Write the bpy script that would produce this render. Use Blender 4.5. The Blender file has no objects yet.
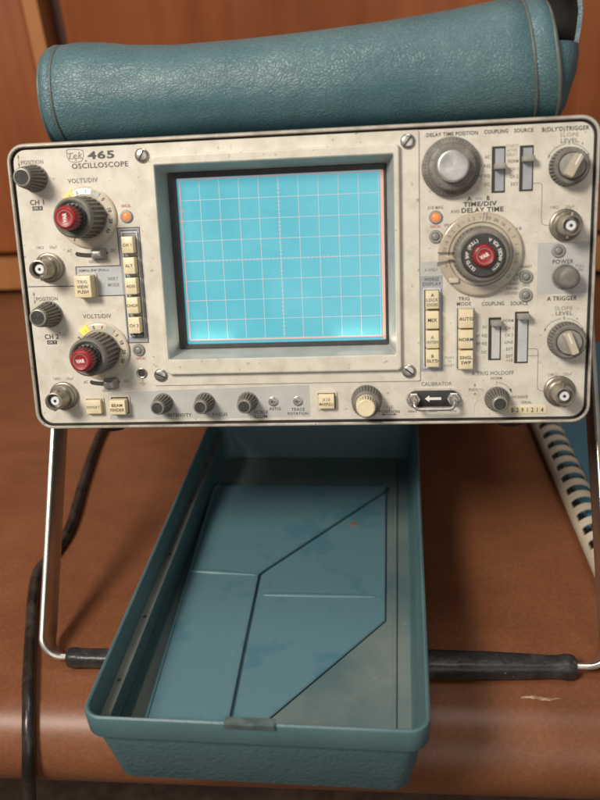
import bpy, bmesh, math, random
from math import sin, cos, pi, radians
from mathutils import Matrix, Vector
random.seed(7)
S = bpy.context.scene
COL = S.collection

# ---------------------------------------------------------------- camera
cam_d = bpy.data.cameras.new('camera')
cam = bpy.data.objects.new('camera', cam_d)
COL.objects.link(cam)
cam.matrix_world = Matrix((
    (0.9940956, 0.0157846, 0.1073538, 0.0454066),
    (0.0833376, 0.5225344, -0.8485356, -0.3654148),
    (-0.0694898, 0.8524721, 0.5181337, 0.3904825),
    (0, 0, 0, 1)))
cam_d.sensor_fit = 'VERTICAL'
cam_d.sensor_height = 36.0
cam_d.lens = 810 / 800 * 36.0
cam_d.clip_start = 0.02
cam_d.clip_end = 30
cam_d.dof.use_dof = True
cam_d.dof.focus_distance = 0.455
cam_d.dof.aperture_fstop = 6.8
S.camera = cam

# ---------------------------------------------------------------- light (indoor)
W = bpy.data.worlds.new('World')
S.world = W
W.use_nodes = True
bg = W.node_tree.nodes['Background']
bg.inputs[0].default_value = (1.0, 0.93, 0.86, 1)
bg.inputs[1].default_value = 0.18


def area_lamp(name, loc, target, size, power, col, sy=None):
    d = bpy.data.lights.new(name, 'AREA')
    d.energy = power
    d.color = col
    d.size = size
    if sy:
        d.shape = 'RECTANGLE'
        d.size_y = sy
    o = bpy.data.objects.new(name, d)
    COL.objects.link(o)
    o.location = loc
    o.rotation_euler = (Vector(target) - Vector(loc)).to_track_quat('-Z', 'Y').to_euler()
    return o


area_lamp('ceiling_lamp', (-0.56, -0.72, 1.12), (0, 0.05, 0.1), 0.34, 18.5, (1.0, 0.92, 0.81))
area_lamp('far_ceiling_lamp', (0.15, 0.10, 1.9), (0, 0.15, 0.1), 0.7, 6.5, (1.0, 0.92, 0.82))

area_lamp('front_fill', (0.45, -1.9, 0.75), (0, 0, 0.12), 1.3, 5.5, (1.0, 0.94, 0.86))  # soft fill added behind the camera to lighten front faces and lip shadow

S.view_settings.view_transform = 'Standard'
S.view_settings.look = 'None'
S.view_settings.exposure = 0.0
S.view_settings.gamma = 1.0
S.render.engine = 'CYCLES'
S.cycles.max_bounces = 8

# ---------------------------------------------------------------- materials
MATS = {}


def mat(name, base, rough=0.5, metal=0.0, var=None, vscale=30.0, vlo=0.4, vhi=0.65, vdetail=6,
        bump=None, specks=None, emit=None, spec=None, coat=0.0, rvar=0.0, stretch=None):
    """base colour, optional second colour mixed by noise (wear, stains), fine bump (scale, strength), specks (scale, colour, amount)"""
    m = bpy.data.materials.new(name)
    m.use_nodes = True
    nt = m.node_tree
    N, L = nt.nodes, nt.links
    b = N['Principled BSDF']
    b.inputs['Base Color'].default_value = (*base, 1)
    b.inputs['Roughness'].default_value = rough
    b.inputs['Metallic'].default_value = metal
    if spec is not None:
        b.inputs['Specular IOR Level'].default_value = spec
    if coat:
        b.inputs['Coat Weight'].default_value = coat
        b.inputs['Coat Roughness'].default_value = 0.15
    tc = N.new('ShaderNodeTexCoord')
    vec = tc.outputs['Object']
    if stretch:
        mp = N.new('ShaderNodeMapping')
        mp.inputs['Scale'].default_value = stretch
        L.new(vec, mp.inputs['Vector'])
        vec = mp.outputs['Vector']
    col = None
    if var:
        n = N.new('ShaderNodeTexNoise')
        n.inputs['Scale'].default_value = vscale
        n.inputs['Detail'].default_value = vdetail
        n.inputs['Roughness'].default_value = 0.62
        L.new(vec, n.inputs['Vector'])
        r = N.new('ShaderNodeMapRange')
        r.inputs['From Min'].default_value = vlo
        r.inputs['From Max'].default_value = vhi
        L.new(n.outputs['Fac'], r.inputs['Value'])
        mx = N.new('ShaderNodeMix')
        mx.data_type = 'RGBA'
        mx.inputs['A'].default_value = (*base, 1)
        mx.inputs['B'].default_value = (*var, 1)
        L.new(r.outputs[0], mx.inputs['Factor'])
        col = mx.outputs['Result']
        if rvar:
            r2 = N.new('ShaderNodeMapRange')
            r2.inputs['From Min'].default_value = 0.3
            r2.inputs['From Max'].default_value = 0.7
            r2.inputs['To Min'].default_value = max(0.02, rough - rvar)
            r2.inputs['To Max'].default_value = rough + rvar
            L.new(n.outputs['Fac'], r2.inputs['Value'])
            L.new(r2.outputs[0], b.inputs['Roughness'])
    if specks:
        sc, scol, amt = specks
        n2 = N.new('ShaderNodeTexNoise')
        n2.inputs['Scale'].default_value = sc
        n2.inputs['Detail'].default_value = 3
        L.new(tc.outputs['Object'], n2.inputs['Vector'])
        r3 = N.new('ShaderNodeMapRange')
        r3.inputs['From Min'].default_value = amt
        r3.inputs['From Max'].default_value = amt + 0.05
        r3.inputs['To Max'].default_value = 0.8
        L.new(n2.outputs['Fac'], r3.inputs['Value'])
        m2 = N.new('ShaderNodeMix')
        m2.data_type = 'RGBA'
        if col:
            L.new(col, m2.inputs['A'])
        else:
            m2.inputs['A'].default_value = (*base, 1)
        m2.inputs['B'].default_value = (*scol, 1)
        L.new(r3.outputs[0], m2.inputs['Factor'])
        col = m2.outputs['Result']
    if col:
        L.new(col, b.inputs['Base Color'])
    if bump:
        nb = N.new('ShaderNodeTexNoise')
        nb.inputs['Scale'].default_value = bump[0]
        nb.inputs['Detail'].default_value = 4
        L.new(vec if stretch else tc.outputs['Object'], nb.inputs['Vector'])
        bp = N.new('ShaderNodeBump')
        bp.inputs['Strength'].default_value = bump[1]
        bp.inputs['Distance'].default_value = bump[2] if len(bump) > 2 else 0.0005
        L.new(nb.outputs['Fac'], bp.inputs['Height'])
        L.new(bp.outputs['Normal'], b.inputs['Normal'])
    if emit:
        b.inputs['Emission Color'].default_value = (*emit[0], 1)
        b.inputs['Emission Strength'].default_value = emit[1]
    MATS[name] = m
    return m


mat('panel_cream', (0.67, 0.635, 0.56), 0.42, var=(0.52, 0.47, 0.385), vscale=95, vlo=0.42, vhi=0.74, vdetail=12,
    specks=(360, (0.34, 0.29, 0.23), 0.68), bump=(900, 0.12, 0.0003))
mat('frame_cream', (0.67, 0.64, 0.555), 0.45, var=(0.52, 0.485, 0.405), vscale=85, vlo=0.42, vhi=0.74, vdetail=12,
    specks=(330, (0.33, 0.28, 0.21), 0.675), bump=(700, 0.15, 0.0003))
mat('recess_grey', (0.40, 0.40, 0.37), 0.5, var=(0.31, 0.31, 0.285), vscale=50)
mat('trim_metal', (0.52, 0.48, 0.42), 0.38, 0.35, var=(0.34, 0.29, 0.24), vscale=90, vlo=0.45, vhi=0.7,
    specks=(500, (0.16, 0.12, 0.09), 0.68), bump=(600, 0.15, 0.0003))
mat('groove', (0.04, 0.037, 0.033), 0.7)
mat('patch_grey', (0.50, 0.50, 0.48), 0.45, var=(0.44, 0.44, 0.42), vscale=80, specks=(420, (0.3, 0.27, 0.22), 0.7))
mat('patch_blue', (0.50, 0.52, 0.54), 0.45, var=(0.44, 0.46, 0.47), vscale=80)
mat('ink', (0.07, 0.066, 0.062), 0.55)
mat('ink_grey', (0.20, 0.19, 0.175), 0.55)
mat('ink_pale', (0.36, 0.34, 0.30), 0.55)
mat('ink_red', (0.50, 0.12, 0.09), 0.55)
mat('ink_white', (0.80, 0.78, 0.72), 0.5)
mat('knob_grey', (0.165, 0.153, 0.133), 0.48, var=(0.26, 0.24, 0.21), vscale=160, vlo=0.45, vhi=0.7, bump=(1200, 0.1, 0.0002))
mat('knob_rib', (0.105, 0.098, 0.088), 0.55)
mat('knob_rim', (0.30, 0.28, 0.245), 0.35, 0.2)
mat('knob_cap', (0.040, 0.040, 0.040), 0.62, var=(0.062, 0.062, 0.058), vscale=300, spec=0.25)
mat('knob_black', (0.028, 0.028, 0.028), 0.4, var=(0.05, 0.05, 0.048), vscale=200)
mat('knob_red', (0.36, 0.022, 0.028), 0.36, var=(0.27, 0.02, 0.025), vscale=200, spec=0.5)
mat('dial_cream', (0.60, 0.55, 0.44), 0.22, var=(0.52, 0.46, 0.35), vscale=80, coat=0.4)
mat('dial_tan', (0.50, 0.44, 0.33), 0.22, var=(0.42, 0.36, 0.27), vscale=70, coat=0.4)
mat('key_cream', (0.76, 0.66, 0.44), 0.36, var=(0.68, 0.57, 0.37), vscale=150, vlo=0.45, vhi=0.7)
mat('key_socket', (0.62, 0.58, 0.48), 0.5)
mat('key_gap', (0.05, 0.045, 0.04), 0.6)
mat('slot_plate', (0.36, 0.38, 0.40), 0.4, var=(0.30, 0.31, 0.33), vscale=100)
mat('slot_light', (0.55, 0.57, 0.58), 0.4, var=(0.45, 0.47, 0.48), vscale=100)
mat('lever_grey', (0.25, 0.24, 0.215), 0.45, var=(0.33, 0.32, 0.29), vscale=200)
mat('lever_metal', (0.36, 0.35, 0.34), 0.4, 0.5, var=(0.48, 0.47, 0.45), vscale=200)
mat('connector_metal', (0.40, 0.365, 0.31), 0.33, 0.75, var=(0.28, 0.25, 0.21), vscale=150, bump=(900, 0.08, 0.0002))
mat('bright_metal', (0.62, 0.60, 0.57), 0.28, 0.9, var=(0.45, 0.43, 0.40), vscale=220)
mat('turned_metal', (0.60, 0.59, 0.57), 0.30, 0.85, var=(0.50, 0.49, 0.47), vscale=500)
_b = MATS['turned_metal'].node_tree.nodes['Principled BSDF']
_b.inputs['Anisotropic'].default_value = 0.5
_t = MATS['turned_metal'].node_tree.nodes.new('ShaderNodeTangent')
_t.direction_type = 'RADIAL'
_t.axis = 'Z'
MATS['turned_metal'].node_tree.links.new(_t.outputs[0], _b.inputs['Tangent'])
mat('ptfe', (0.72, 0.74, 0.76), 0.4)
mat('lamp_ring', (0.33, 0.325, 0.31), 0.4, 0.3)
mat('lamp_off', (0.24, 0.24, 0.23), 0.35)
mat('lamp_on', (0.8, 0.18, 0.06), 0.35, emit=((1.0, 0.17, 0.045), 0.95))
mat('dial_window_lit', (0.8, 0.5, 0.1), 0.4, emit=((1.0, 0.56, 0.10), 0.75))
mat('dial_window_dim', (0.72, 0.50, 0.2), 0.4, emit=((1.0, 0.58, 0.14), 0.45))
mat('plate_ivory', (0.78, 0.69, 0.48), 0.4, var=(0.70, 0.60, 0.40), vscale=100)
mat('screen_glass', (0.06, 0.21, 0.25), 0.22, var=(0.085, 0.26, 0.30), vscale=26, emit=((0.115, 0.53, 0.66), 0.60), spec=0.5, rvar=0.09)
mat('graticule', (0.42, 0.44, 0.47), 0.5, emit=((0.46, 0.51, 0.57), 0.33))
mat('graticule_glow', (0.8, 0.36, 0.28), 0.4, emit=((0.88, 0.36, 0.28), 0.32))
mat('mask_black', (0.022, 0.024, 0.026), 0.42, var=(0.05, 0.052, 0.055), vscale=120, vlo=0.5, vhi=0.8)
mat('case_teal', (0.055, 0.15, 0.19), 0.5, bump=(500, 0.3, 0.0005))
mat('rubber_black', (0.018, 0.017, 0.017), 0.5, var=(0.045, 0.043, 0.042), vscale=60, vlo=0.5, vhi=0.8, bump=(300, 0.2, 0.0006), rvar=0.12)
mat('grip_black', (0.022, 0.021, 0.022), 0.36, var=(0.10, 0.095, 0.09), vscale=45, vlo=0.52, vhi=0.85,
    specks=(170, (0.20, 0.185, 0.17), 0.655), bump=(160, 0.5, 0.0012))
mat('cord_black', (0.016, 0.014, 0.013), 0.30, var=(0.05, 0.043, 0.038), vscale=60, bump=(120, 0.25, 0.0015), rvar=0.10)
mat('aluminium', (0.74, 0.71, 0.66), 0.27, 0.92, var=(0.60, 0.56, 0.49), vscale=60, specks=(300, (0.3, 0.24, 0.18), 0.7))
mat('cover_teal', (0.076, 0.150, 0.168), 0.46, var=(0.092, 0.168, 0.184), vscale=25, bump=(420, 0.25, 0.0006), rvar=0.06,
    specks=(190, (0.16, 0.24, 0.25), 0.74))
mat('cover_textured', (0.076, 0.150, 0.168), 0.52, var=(0.064, 0.132, 0.150), vscale=30, bump=(420, 0.5, 0.0009))
mat('cover_floor', (0.170, 0.205, 0.195), 0.55, var=(0.085, 0.145, 0.155), vscale=16, vlo=0.38, vhi=0.66, vdetail=9,
    bump=(300, 0.15, 0.0006), specks=(120, (0.26, 0.27, 0.24), 0.70))
mat('ledge_grey', (0.13, 0.15, 0.145), 0.5, var=(0.20, 0.21, 0.20), vscale=40, vlo=0.45, vhi=0.7)
mat('plate_blue', (0.108, 0.208, 0.250), 0.38, var=(0.078, 0.182, 0.236), vscale=30, vlo=0.54, vhi=0.62, vdetail=3,
    rvar=0.08, bump=(200, 0.08, 0.0005), specks=(240, (0.2, 0.27, 0.3), 0.73))
mat('plate_edge', (0.22, 0.32, 0.37), 0.4)
mat('rust', (0.20, 0.085, 0.04), 0.7, var=(0.28, 0.13, 0.07), vscale=400)
mat('clip_metal', (0.20, 0.25, 0.25), 0.38, 0.6, var=(0.10, 0.15, 0.155), vscale=150)
mat('piping', (0.125, 0.135, 0.12), 0.45, var=(0.07, 0.10, 0.10), vscale=120)
mat('lining_shade', (0.012, 0.011, 0.010), 0.8)  # inside of the pouch, its shade put into a near-black colour
mat('comb_plastic', (0.66, 0.58, 0.46), 0.38, var=(0.58, 0.50, 0.39), vscale=60)
mat('book_cover', (0.060, 0.215, 0.315), 0.42, var=(0.052, 0.180, 0.270), vscale=30)
mat('paper', (0.62, 0.57, 0.47), 0.8)
mat('dark_floor', (0.11, 0.065, 0.045), 0.9, var=(0.20, 0.13, 0.095), vscale=60, bump=(200, 0.6, 0.004))
mat('wall_paint', (0.42, 0.33, 0.24), 0.8, bump=(80, 0.1, 0.001))
mat('recess_shade', (0.085, 0.030, 0.014), 0.6)  # carcass colour carries the shade seen in the gaps between doors
mat('chip_pale', (0.48, 0.36, 0.26), 0.6, var=(0.28, 0.15, 0.08), vscale=260, vlo=0.4, vhi=0.55)


def wood(name, c1, c2, rough, stretch, scale, bumps=0.08):
    m = bpy.data.materials.new(name)
    m.use_nodes = True
    N, L = m.node_tree.nodes, m.node_tree.links
    b = N['Principled BSDF']
    tc = N.new('ShaderNodeTexCoord')
    mp = N.new('ShaderNodeMapping')
    mp.inputs['Scale'].default_value = stretch
    L.new(tc.outputs['Object'], mp.inputs['Vector'])
    n = N.new('ShaderNodeTexNoise')
    n.inputs['Scale'].default_value = scale
    n.inputs['Detail'].default_value = 8
    n.inputs['Roughness'].default_value = 0.6
    n.inputs['Distortion'].default_value = 0.6
    L.new(mp.outputs['Vector'], n.inputs['Vector'])
    n2 = N.new('ShaderNodeTexNoise')
    n2.inputs['Scale'].default_value = 9
    n2.inputs['Detail'].default_value = 5
    L.new(tc.outputs['Object'], n2.inputs['Vector'])
    r = N.new('ShaderNodeMapRange')
    r.inputs['From Min'].default_value = 0.3
    r.inputs['From Max'].default_value = 0.7
    ad = N.new('ShaderNodeMix')
    ad.inputs['Factor'].default_value = 0.4
    L.new(n.outputs['Fac'], ad.inputs['A'])
    L.new(n2.outputs['Fac'], ad.inputs['B'])
    L.new(ad.outputs['Result'], r.inputs['Value'])
    mx = N.new('ShaderNodeMix')
    mx.data_type = 'RGBA'
    mx.inputs['A'].default_value = (*c1, 1)
    mx.inputs['B'].default_value = (*c2, 1)
    L.new(r.outputs[0], mx.inputs['Factor'])
    L.new(mx.outputs['Result'], b.inputs['Base Color'])
    rr_ = N.new('ShaderNodeMapRange')
    rr_.inputs['To Min'].default_value = rough - 0.08
    rr_.inputs['To Max'].default_value = rough + 0.1
    L.new(n2.outputs['Fac'], rr_.inputs['Value'])
    L.new(rr_.outputs[0], b.inputs['Roughness'])
    bp = N.new('ShaderNodeBump')
    bp.inputs['Strength'].default_value = bumps
    bp.inputs['Distance'].default_value = 0.0008
    L.new(n.outputs['Fac'], bp.inputs['Height'])
    L.new(bp.outputs['Normal'], b.inputs['Normal'])
    MATS[name] = m
    return m


wood('cabinet_wood', (0.180, 0.045, 0.012), (0.360, 0.108, 0.031), 0.38, (14, 14, 0.8), 1.6)
wood('cabinet_wood_pale', (0.36, 0.140, 0.048), (0.50, 0.215, 0.080), 0.45, (14, 14, 1.0), 2.2)
wood('table_laminate', (0.150, 0.052, 0.022), (0.245, 0.094, 0.042), 0.40, (1.0, 2.0, 2.0), 14, 0.10)
_m = MATS['table_laminate']                       # fine pale and dark flecks and wiped smears in the old laminate
_N, _L = _m.node_tree.nodes, _m.node_tree.links
_b = _N['Principled BSDF']
_src = _b.inputs['Base Color'].links[0].from_socket
_tc = _N.new('ShaderNodeTexCoord')
_n = _N.new('ShaderNodeTexNoise')
_n.inputs['Scale'].default_value = 420
_n.inputs['Detail'].default_value = 2
_L.new(_tc.outputs['Object'], _n.inputs['Vector'])
_r = _N.new('ShaderNodeMapRange')
_r.inputs['From Min'].default_value = 0.35
_r.inputs['From Max'].default_value = 0.75
_r.inputs['To Min'].default_value = 0.90
_r.inputs['To Max'].default_value = 1.14
_L.new(_n.outputs['Fac'], _r.inputs['Value'])
_x = _N.new('ShaderNodeVectorMath')
_x.operation = 'SCALE'
_L.new(_src, _x.inputs[0])
_L.new(_r.outputs[0], _x.inputs['Scale'])
_f = _N.new('ShaderNodeTexNoise')
_f.inputs['Scale'].default_value = 85
_f.inputs['Detail'].default_value = 4
_L.new(_tc.outputs['Object'], _f.inputs['Vector'])
_fr = _N.new('ShaderNodeMapRange')
_fr.inputs['From Min'].default_value = 0.755
_fr.inputs['From Max'].default_value = 0.80
_L.new(_f.outputs['Fac'], _fr.inputs['Value'])
_fm = _N.new('ShaderNodeMix')
_fm.data_type = 'RGBA'
_fm.inputs['B'].default_value = (0.50, 0.36, 0.26, 1)
_L.new(_fr.outputs[0], _fm.inputs['Factor'])
_L.new(_x.outputs[0], _fm.inputs['A'])
_L.new(_fm.outputs['Result'], _b.inputs['Base Color'])


def leather():
    m = bpy.data.materials.new('leather_teal')
    m.use_nodes = True
    N, L = m.node_tree.nodes, m.node_tree.links
    b = N['Principled BSDF']
    tc = N.new('ShaderNodeTexCoord')
    mp = N.new('ShaderNodeMapping')
    mp.inputs['Scale'].default_value = (0.62, 1.0, 1.0)
    mp.inputs['Rotation'].default_value = (0, 0, 0.35)
    L.new(tc.outputs['Object'], mp.inputs['Vector'])
    wob = N.new('ShaderNodeTexNoise')
    wob.inputs['Scale'].default_value = 90
    L.new(mp.outputs['Vector'], wob.inputs['Vector'])
    vm = N.new('ShaderNodeVectorMath')
    vm.operation = 'MULTIPLY_ADD'
    vm.inputs[1].default_value = (0.009, 0.009, 0.009)
    L.new(wob.outputs['Color'], vm.inputs[0])
    L.new(mp.outputs['Vector'], vm.inputs[2])
    v = N.new('ShaderNodeTexVoronoi')
    v.feature = 'DISTANCE_TO_EDGE'
    v.inputs['Scale'].default_value = 640
    L.new(vm.outputs[0], v.inputs['Vector'])
    r = N.new('ShaderNodeMapRange')
    r.inputs['From Max'].default_value = 0.20
    L.new(v.outputs['Distance'], r.inputs['Value'])
    v2 = N.new('ShaderNodeTexVoronoi')
    v2.feature = 'DISTANCE_TO_EDGE'
    v2.inputs['Scale'].default_value = 1100
    L.new(vm.outputs[0], v2.inputs['Vector'])
    r2 = N.new('ShaderNodeMapRange')
    r2.inputs['From Max'].default_value = 0.25
    r2.inputs['To Max'].default_value = 0.35
    L.new(v2.outputs['Distance'], r2.inputs['Value'])
    msk = N.new('ShaderNodeTexNoise')
    msk.inputs['Scale'].default_value = 16
    msk.inputs['Detail'].default_value = 3
    L.new(tc.outputs['Object'], msk.inputs['Vector'])
    mk = N.new('ShaderNodeMapRange')
    mk.inputs['From Min'].default_value = 0.36
    mk.inputs['From Max'].default_value = 0.62
    mk.inputs['To Min'].default_value = 0.25
    mk.inputs['To Max'].default_value = 1.25
    L.new(msk.outputs['Fac'], mk.inputs['Value'])
    add = N.new('ShaderNodeMath')
    add.operation = 'MULTIPLY_ADD'
    L.new(r.outputs[0], add.inputs[0])
    L.new(mk.outputs[0], add.inputs[1])
    L.new(r2.outputs[0], add.inputs[2])
    big = N.new('ShaderNodeTexNoise')
    big.inputs['Scale'].default_value = 22
    big.inputs['Detail'].default_value = 5
    L.new(tc.outputs['Object'], big.inputs['Vector'])
    mr = N.new('ShaderNodeMapRange')
    mr.inputs['From Min'].default_value = 0.35
    mr.inputs['From Max'].default_value = 0.7
    L.new(big.outputs['Fac'], mr.inputs['Value'])
    mx = N.new('ShaderNodeMix')
    mx.data_type = 'RGBA'
    mx.inputs['A'].default_value = (0.062, 0.136, 0.160, 1)
    mx.inputs['B'].default_value = (0.092, 0.176, 0.198, 1)
    L.new(mr.outputs[0], mx.inputs['Factor'])
    dk_ = N.new('ShaderNodeMapRange')                # colour darker along the grain lines
    dk_.inputs['From Max'].default_value = 1.0
    dk_.inputs['To Min'].default_value = 0.84
    dk_.inputs['To Max'].default_value = 1.05
    L.new(r.outputs[0], dk_.inputs['Value'])
    sc_ = N.new('ShaderNodeVectorMath')
    sc_.operation = 'SCALE'
    L.new(mx.outputs['Result'], sc_.inputs[0])
    L.new(dk_.outputs[0], sc_.inputs['Scale'])
    L.new(sc_.outputs[0], b.inputs['Base Color'])
    b.inputs['Roughness'].default_value = 0.40
    bp = N.new('ShaderNodeBump')
    bp.inputs['Strength'].default_value = 0.36
    bp.inputs['Distance'].default_value = 0.0004
    L.new(add.outputs[0], bp.inputs['Height'])
    bp2 = N.new('ShaderNodeBump')
    bp2.inputs['Strength'].default_value = 0.55
    bp2.inputs['Distance'].default_value = 0.004
    L.new(big.outputs['Fac'], bp2.inputs['Height'])
    L.new(bp2.outputs['Normal'], bp.inputs['Normal'])
    L.new(bp.outputs['Normal'], b.inputs['Normal'])
    MATS['leather_teal'] = m


leather()


# ---------------------------------------------------------------- mesh builder
class MB:
    """collects shapes and links them as ONE mesh object; coordinates in metres, k scales input (mm on the instrument)"""

    def __init__(self, k=1.0):
        self.v, self.f, self.mi, self.mats, self.k = [], [], [], [], k

    def m(self, name):
        if name not in self.mats:
            self.mats.append(name)
        return self.mats.index(name)

    def add(self, verts, faces, mname):
        o = len(self.v)
        self.v += [tuple(c * self.k for c in p) for p in verts]
        i = self.m(mname)
        for f in faces:
            self.f.append([a + o for a in f])
            self.mi.append(i)

    def loft(self, loops, mname, cap0=True, cap1=True, closed=True):
        n = len(loops[0])
        vs = [p for l in loops for p in l]
        fs = []
        for a in range(len(loops) - 1):
            for j in range(n if closed else n - 1):
                j2 = (j + 1) % n
                fs.append([a * n + j, a * n + j2, (a + 1) * n + j2, (a + 1) * n + j])
        if cap0:
            fs.append(list(range(n))[::-1])
        if cap1:
            fs.append([(len(loops) - 1) * n + j for j in range(n)])
        self.add(vs, fs, mname)

    def rbox(self, cx, cy, w, h, z0, z1, mname, r=0.5, bev=0.3, seg=4, top=None, taper=0.0):
        """rounded rectangle block with a bevelled top edge"""
        def lp(d, z):
            return [(cx + x, cy + y, z) for x, y in rrect(w - 2 * d, h - 2 * d, max(0.01, r - d), seg)]
        L_ = [lp(0, z0), lp(taper, z1 - bev), lp(taper + bev * 0.35, z1 - bev * 0.3), lp(taper + bev, z1)]
        if top:
            self.loft(L_, mname, True, False)
            self.add(lp(taper + bev, z1), [list(range(4 * (seg + 1)))], top)
        else:
            self.loft(L_, mname)

    def box(self, x0, x1, y0, y1, z0, z1, mname):
        vs = [(x, y, z) for z in (z0, z1) for y in (y0, y1) for x in (x0, x1)]
        self.add(vs, [[0, 2, 3, 1], [4, 5, 7, 6], [0, 1, 5, 4], [2, 6, 7, 3], [0, 4, 6, 2], [1, 3, 7, 5]], mname)

    def lathe(self, cx, cy, prof, mname, seg=40, flutes=0, depth=0.0, cap0=False, cap1=True, phase=0.0, fmat=None):
        """prof: (r, z) or (r, z, 1) where 1 makes the ring fluted"""
        if flutes:
            seg = flutes * 6
        loops = []
        for p in prof:
            l = []
            for j in range(seg):
                a = 2 * pi * j / seg + phase
                r = p[0]
                if flutes and len(p) > 2:
                    if j % 6 in (3, 4, 5):
                        r -= depth if j % 6 == 4 else depth * 0.85
                l.append((cx + r * cos(a), cy + r * sin(a), p[1]))
            loops.append(l)
        if flutes and fmat:
            n = seg
            vs = [p for l in loops for p in l]
            fa, fb = [], []
            for a in range(len(loops) - 1):
                for j in range(n):
                    j2 = (j + 1) % n
                    q = [a * n + j, a * n + j2, (a + 1) * n + j2, (a + 1) * n + j]
                    grooved = len(prof[a]) > 2 and len(prof[a + 1]) > 2 and j % 6 in (2, 3, 4)
                    (fb if grooved else fa).append(q)
            if cap1:
                fa.append([(len(loops) - 1) * n + j for j in range(n)])
            o = len(self.v)
            self.add(vs, fa, mname)
            i = self.m(fmat)
            for f in fb:
                self.f.append([a + o for a in f])
                self.mi.append(i)
        else:
            self.loft(loops, mname, cap0, cap1)

    def tube(self, pts, r, mname, seg=12, caps=True, flat=None):
        pts = [Vector(p) for p in pts]
        loops = []
        up = Vector((0, 0, 1))
        prev = None
        for i, p in enumerate(pts):
            t = (pts[min(i + 1, len(pts) - 1)] - pts[max(i - 1, 0)]).normalized()
            if prev is None:
                a = t.cross(up)
                if a.length < 1e-3:
                    a = t.cross(Vector((0, 1, 0)))
                a.normalize()
            else:
                a = (prev - t * prev.dot(t)).normalized()
            prev = a
            b = t.cross(a)
            rr = r[i] if isinstance(r, (list, tuple)) else r
            fx, fy = flat if flat else (1, 1)
            loops.append([tuple(p + a * cos(2 * pi * j / seg) * rr * fx + b * sin(2 * pi * j / seg) * rr * fy) for j in range(seg)])
        self.loft(loops, mname, caps, caps)

    def line(self, pts, w, z, mname, th=0.12):
        """printed line of width w following pts on the panel"""
        for (x0, y0), (x1, y1) in zip(pts[:-1], pts[1:]):
            d = Vector((x1 - x0, y1 - y0))
            if d.length < 1e-6:
                continue
            d.normalize()
            nx, ny = -d.y * w / 2, d.x * w / 2
            ex, ey = d.x * w * 0.3, d.y * w * 0.3
            q = [(x0 - ex + nx, y0 - ey + ny), (x0 - ex - nx, y0 - ey - ny), (x1 + ex - nx, y1 + ey - ny), (x1 + ex + nx, y1 + ey + ny)]
            self.add([(a, b, z) for a, b in q] + [(a, b, z + th) for a, b in q],
                     [[4, 5, 6, 7], [0, 1, 5, 4], [1, 2, 6, 5], [2, 3, 7, 6], [3, 0, 4, 7]], mname)

    def text(self, s, cx, cy, h, mname, w=None, z=0.0, bold=0.0, xs=1.0, rot=0.0, shear=0.0, th=0.08, fit=None):
        """lettering with capital height h centred on (cx, cy); w = wanted width"""
        vs, fs, bb = glyphs(s, bold, shear)
        x0, x1, y0, y1 = bb
        sy = h / CAP
        sx = sy * xs if w is None else w / (x1 - x0)
        ca, sa = cos(rot), sin(rot)
        out = []
        for (x, y, zz) in vs:
            px = (x - (x0 + x1) / 2) * sx
            py = (y - CAP / 2) * sy
            out.append((cx + px * ca - py * sa, cy + px * sa + py * ca, z + (th if zz > 0 else 0)))
        self.add(out, fs, mname)

    def arc_text(self, s, cx, cy, r, a0, a1, h, mname, z=0.0, bold=0.0, inward=False):
        """letters spread from angle a0 to a1 (degrees); tops outward, or inward"""
        n = len(s)
        for i, ch in enumerate(s):
            if ch == ' ':
                continue
            a = radians(a0 + (a1 - a0) * (i + 0.5) / n)
            rot = a + (pi / 2 if inward else -pi / 2)
            self.text(ch, cx + r * cos(a), cy + r * sin(a), h, mname, z=z, bold=bold, rot=rot)

    def build(self, name, parent=None, smooth=35, mirror=None):
        me = bpy.data.meshes.new(name)
        me.from_pydata(self.v, [], self.f)
        for n in self.mats:
            me.materials.append(MATS[n])
        for p, i in zip(me.polygons, self.mi):
            p.material_index = i
        bm = bmesh.new()
        bm.from_mesh(me)
        bmesh.ops.recalc_face_normals(bm, faces=bm.faces)
        bm.to_mesh(me)
        bm.free()
        if smooth:
            me.shade_smooth()
            me.set_sharp_from_angle(angle=radians(smooth))
        o = bpy.data.objects.new(name, me)
        COL.objects.link(o)
        if parent:
            o.parent = parent
        return o


def rrect(w, h, r, seg=4):
    out = []
    for qx, qy, a0 in ((1, 1, 0), (-1, 1, 90), (-1, -1, 180), (1, -1, 270)):
        for i in range(seg + 1):
            a = radians(a0 + 90 * i / seg)
            out.append((qx * (w / 2 - r) + r * cos(a), qy * (h / 2 - r) + r * sin(a)))
    return out


GL = {}


def glyphs(s, bold, shear):
    key = (s, bold, shear)
    if key in GL:
        return GL[key]
    c = bpy.data.curves.new('type', 'FONT')
    c.body = s
    c.offset = bold
    c.shear = shear
    c.resolution_u = 3
    c.fill_mode = 'FRONT'
    c.space_character = 1.10
    o = bpy.data.objects.new('type', c)
    COL.objects.link(o)
    dg = bpy.context.evaluated_depsgraph_get()
    me = bpy.data.meshes.new_from_object(o.evaluated_get(dg))
    vs = [tuple(v.co) for v in me.vertices]
    fs = [list(p.vertices) for p in me.polygons]
    bpy.data.objects.remove(o)
    bpy.data.curves.remove(c)
    bpy.data.meshes.remove(me)
    xs_ = [v[0] for v in vs]
    ys_ = [v[1] for v in vs]
    vs = [(x, y, 1.0) for x, y, _ in vs]
    GL[key] = (vs, fs, (min(xs_), max(xs_), min(ys_), max(ys_)))
    return GL[key]


CAP = 1.0
_g = glyphs('H', 0, 0)
CAP = _g[2][3]


def tag(o, label, cat, group=None):
    o['label'] = label
    o['category'] = cat
    if group:
        o['group'] = group
    return o


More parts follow.
